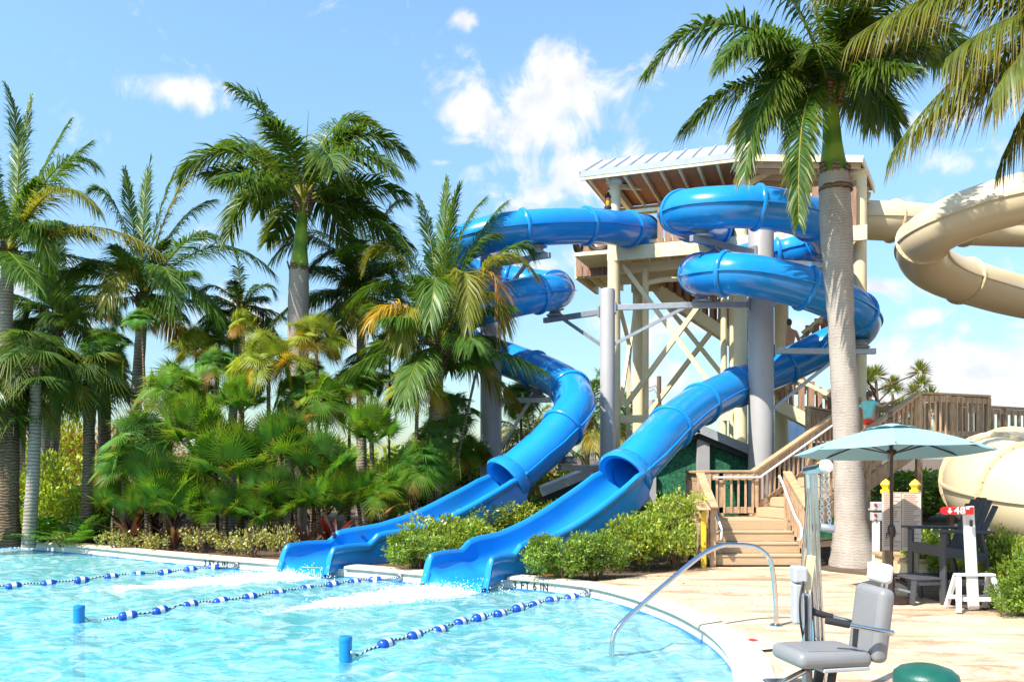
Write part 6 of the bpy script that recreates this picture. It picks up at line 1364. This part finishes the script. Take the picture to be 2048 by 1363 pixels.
for a in [(838, 1138, 110, 68, 'glossy', 'dense rounded shrub on the coping right of the left-hand chute lip'), (900, 1127, 140, 100, 'lime', 'pale green shrub over the left-hand chute, behind the dense rounded one'), (905, 1130, 95, 50, 'glossy', 'low shrub filling the gap left of the right-hand chute'), (975, 1112, 115, 100, 'tall', 'feathery shrub in front of the upper left-hand chute'), (1050, 1085, 120, 85, 'lime', 'shrub in the notch between the two chutes'), (1120, 1062, 100, 70, 'mid', 'darker shrub high in the notch between the chutes'), (1128, 1160, 118, 84, 'glossy', 'dense bright shrub touching the lip of the right-hand chute'), (1195, 1158, 110, 84, 'mid', 'dense shrub, second from the lip of the right-hand chute'), (1225, 1132, 125, 100, 'tall', 'tall shrub rising against the side of the right-hand chute'), (1290, 1140, 130, 118, 'lime', 'pale shrub midway between the right-hand chute and the yellow post'), (1352, 1136, 110, 140, 'tall', 'tallest pale shrub by the yellow post'), (1285, 1075, 120, 70, 'dark', 'dark shrub at the back under the ivy wall'), (1365, 1080, 110, 75, 'dark', 'dark shrub against the left side of the stairs'), (1190, 1040, 120, 60, 'red', 'reddish shrub under the right-hand tube'), (1120, 1010, 110, 40, 'red', 'low reddish hedge behind the chutes'), (1375, 1118, 50, 70, 'glossy', 'small shrub squeezed against the stair side panel'), (905, 1000, 100, 60, 'red', 'reddish shrub left of the left-hand chute, near the grey pillar'), (1250, 1010, 120, 40, 'dark', 'dark low hedge at the foot of the ivy wall')]: shrub(*a[:5], a[5], HG)
RG = 'hedge shrubs at the right'
for a in [(1915, 1160, 120, 105, 'lime', 'pale shrub behind the lifeguard chair back'), (2015, 1200, 110, 130, 'tall', 'tall pale shrub right of the height sign'), (2075, 1212, 140, 150, 'lime', 'tall shrub cut by the right edge'), (1872, 1160, 70, 95, 'lime', 'shrub seen through the legs of the lifeguard chair'), (2045, 1232, 90, 70, 'mid', 'dark shrub low at the right edge behind the height sign'), (1945, 1163, 90, 90, 'lime', 'shrub directly behind the white post of the height sign'), (2110, 1235, 130, 120, 'mid', 'shrub just beyond the right edge'), (1745, 1110, 60, 40, 'mid', 'small shrub behind the palm foot and signal pedestal')]: shrub(*a[:5], a[5], RG)
BG_ = 'yellow-green shrubs behind the left of the bed'
for a in [(60, 1050, 150, 125, 'yel', 'yellow-green shrub behind the leftmost sabal trunk'), (150, 1045, 150, 120, 'yel', 'yellow-green shrub between the two sabal trunks'), (225, 1040, 130, 110, 'yel', 'yellow-green shrub right of the rough-trunked sabal'), (20, 1045, 130, 160, 'yel', 'tall yellow-green shrub at the left edge')]: shrub(*a[:5], a[5], BG_, D=18.6)
for a in [(130, 0, 180, 175, 'dry', 'brown half-dry thicket seen between the pale trunks at left', 26), (230, 0, 180, 150, 'dry', 'brown half-dry thicket behind the slim pale trunk', 27), (40, 0, 170, 190, 'yel', 'tall yellow-green growth behind the pair of pale trunks', 25)]: shrub(a[0], a[1] or 999, a[2], a[3], a[4], a[5], BG_, D=a[6])
for k, (px, w_, h_, D, key, lab) in enumerate([(320, 260, 130, 24, 'yel', 'sunny shrub glimpsed through the thicket under the tall coconut palm'), (470, 260, 120, 25, 'yel', 'sunny shrub glimpsed through the thicket behind the shaggy stem'), (620, 260, 150, 24, 'yel', 'sunny shrub behind the thicket right of the royal trunk'), (760, 260, 150, 24, 'yel', 'sunny shrub behind the coconut trunk in front of the slide'), (890, 240, 130, 24, 'mid', 'green shrub behind the foot of the left grey pillar'), (1030, 220, 110, 25, 'yel', 'sunny shrub behind the left-hand slide bend'), (1150, 220, 90, 26, 'dry', 'dry grassy shrub between the grey pillars'), (1260, 220, 80, 28, 'mid', 'green shrub under the cream tower legs'), (1640, 300, 70, 30, 'mid', 'green shrub behind the upper stairs'), (1860, 300, 90, 24, 'mid', 'green shrub under the upper deck')]): shrub(px, 999, w_, h_, key, lab, 'shrubs behind the thicket', D=D)
SG = 'pale low plants along the coping'
for a in [(115, 1092, 60, 30, 'a sparse pale plant on the coping left of the ferns'), (225, 1098, 90, 45, 'sparse pale plant under the purple leaves, first from the left'), (300, 1100, 80, 42, 'sparse pale plant left of the middle depth marking'), (400, 1104, 95, 60, 'taller sparse pale plant above the middle depth marking'), (500, 1113, 95, 66, 'twiggy pale plant left of the left-hand chute'), (565, 1112, 80, 72, 'twiggy pale plant touching the left-hand chute lip'), (455, 1106, 70, 40, 'low pale plant right of the middle depth marking')]: shrub(a[0], a[1], a[2], a[3], 'silver', a[4], SG)
# ferns and ti plants
def fern(px, py, wpx, label):
    g = G(px, py); L_ = Leafy(); r = random.Random(px); s_ = wpx / F * g.y / 2
    for i in range(22): az = i * 2.4; el = r.uniform(.35, 1.1); d = sph(az, el); frond(L_, g, g + d * s_ * .7, g + d * s_ * .9 + V((d.x, d.y, -.2)) * s_ * .4, nl=22, ll=s_ * .28, w_=.03, droop=.2, plume=.05, vee=.1, col=(.04, .13, .015), r0=.005, r=r, start=.05)
    o_ = link_mesh(L_.mesh('fern', g), 'fern', MT['shrubleaf'], org=g); tag(o_, label, 'fern', 'ferns at the left of the bed')
fern(90, 1084, 150, 'fern below the leftmost sabal trunk'); fern(150, 1087, 160, 'fern between the sabal trunks, at the coping'); fern(35, 1072, 100, 'fern at the far left end of the coping'); fern(205, 1080, 90, 'bright fern below the rough-trunked sabal')
def ti(px, py, hpx, label, cols):
    g = G(px, py); L_ = Leafy(); r = random.Random(px); s_ = hpx / F * g.y
    for i in range(16):
        az = i * 2.4 + r.uniform(-.2, .2); el = r.uniform(.45, 1.35); d = sph(az, el); p = g + UP * (s_ * .22 * r.random()); c = vary(cols[i % len(cols)], .25, r); wv = d.cross(UP).normalized(); pts = bez(p, p + d * s_ * .55, p + d * s_ * .8 + V((d.x, d.y, -.15)) * s_ * .3, 6)
        n0 = len(L_.v)
        for k, q_ in enumerate(pts):
            w_ = s_ * .06 * math.sin(PI * (.12 + .86 * k / 6)); L_.v += [q_ - wv * w_ + UP * w_ * .3, q_, q_ + wv * w_ + UP * w_ * .3]; L_.c += [c] * 3
        for k in range(6):
            for e in range(2): L_.f.append((n0 + 3 * k + e, n0 + 3 * k + e + 1, n0 + 3 * k + 4 + e, n0 + 3 * k + 3 + e))
    o_ = link_mesh(L_.mesh('ti_plant', g), 'ti_plant', MT['shrubleaf'], org=g); tag(o_, label, 'ti plant', 'dark leaved ti plants')
PUR = [(.016, .006, .010), (.028, .010, .014), (.05, .028, .028)]; RDT = [(.045, .005, .006), (.022, .007, .009), (.04, .02, .018)]
ti(262, 1092, 95, 'dark purple ti plant at the left of the thicket', PUR); ti(350, 1098, 80, 'purple-brown ti plant leaning over the coping near the middle depth marking', [(.04, .022, .022), (.022, .01, .014), (.07, .042, .025)]); ti(665, 1110, 100, 'red and purple ti plant beside the left-hand chute', RDT); ti(312, 1090, 85, 'dark ti plant behind the purple-brown one', PUR); ti(612, 1112, 75, 'brownish ti plant left of the red one', PUR)
def litter():
    g = np.random.default_rng(3); n = 2600; k = g.integers(0, len(lp), n * 3); ok = [i for i in k if lp[i].y > 9.5 and not in_chute(lp[i])][:n]; vs = []; fs = []; cs = []
    for i in ok:
        t = (lp[(i + 1) % len(lp)] - lp[i]).normalized(); d = abs(g.normal(.3, .9)) + .02; x, y = lp[i].x - t.y * d, lp[i].y + t.x * d
        if lp[i].x > 1. and d < 1.2: continue
        z = .022 if d < .28 else -.022; a = g.uniform(0, 6.28); l = g.uniform(.02, .06); w_ = l * .35; c, s_ = math.cos(a), math.sin(a); m = len(vs); hz = g.uniform(.0, .02)
        if d < .28 and g.random() < .8: continue
        vs += [(x - c * l, y - s_ * l, z), (x + s_ * w_, y - c * w_, z + hz), (x + c * l, y + s_ * l, z + hz * .5), (x - s_ * w_, y + c * w_, z + hz)]; fs.append((m, m + 1, m + 2, m + 3)); q = g.uniform(.5, 1.3); cs += [(.16 * q, .09 * q, .04 * q)] * 4
    me = np_mesh('leaf_litter', np.array(vs), np.array(fs), None, np.array(cs)); tag(link_mesh(me, 'leaf_litter', MT['shrubleaf']), 'dry brown leaves scattered on the mulch beside the coping', 'leaf litter', kind='stuff')
litter()
# pines far behind
def pine(px, top, D, label):
    g = V(((px - CX) / F * D, D, 0)); z = P(px, top, D).z; t = thing('pine_tree', g, label, 'pine tree', 'distant pines'); r = random.Random(px); b = MB(); b.tube([g, g + V((.1, 0, z * .5)), g + V((.0, 0, z * .97))], [.2, .15, .05], 8); L_ = Leafy(); cl = [g + V((0, 0, z))]
    for i in range(13):
        a = r.uniform(0, 6.28); h = r.uniform(.5, .97) * z; e = g + V((math.cos(a) * r.uniform(.6, 1.7), math.sin(a) * r.uniform(.6, 1.7), h + .3)); b.tube([g + V((0, 0, h - .4)), e], [.05, .02], 5); cl.append(e)
    for c in cl:
        for k in range(130): d = sph(r.uniform(0, 6.28), r.uniform(-.5, 1.5)); L_.blade(c + d * .1, d, r.uniform(.4, .65), .03, d.cross(V((.3, .5, .8))).normalized(), .1, vary((.09, .12, .03), .3, r))
    b.build('trunk', MT['twig'], t); link_mesh(L_.mesh('crown', g), 'crown', MT['shrubleaf'], t)
pine(1752, 752, 34, 'pine tree behind the upper timber deck, right of the big palm'); pine(1785, 780, 36, 'smaller pine just right of the first one'); pine(1612, 835, 40, 'bare looking pine seen between the grey pillar and the big palm'); pine(1575, 850, 38, 'low pine close to the right side of the grey pillar')
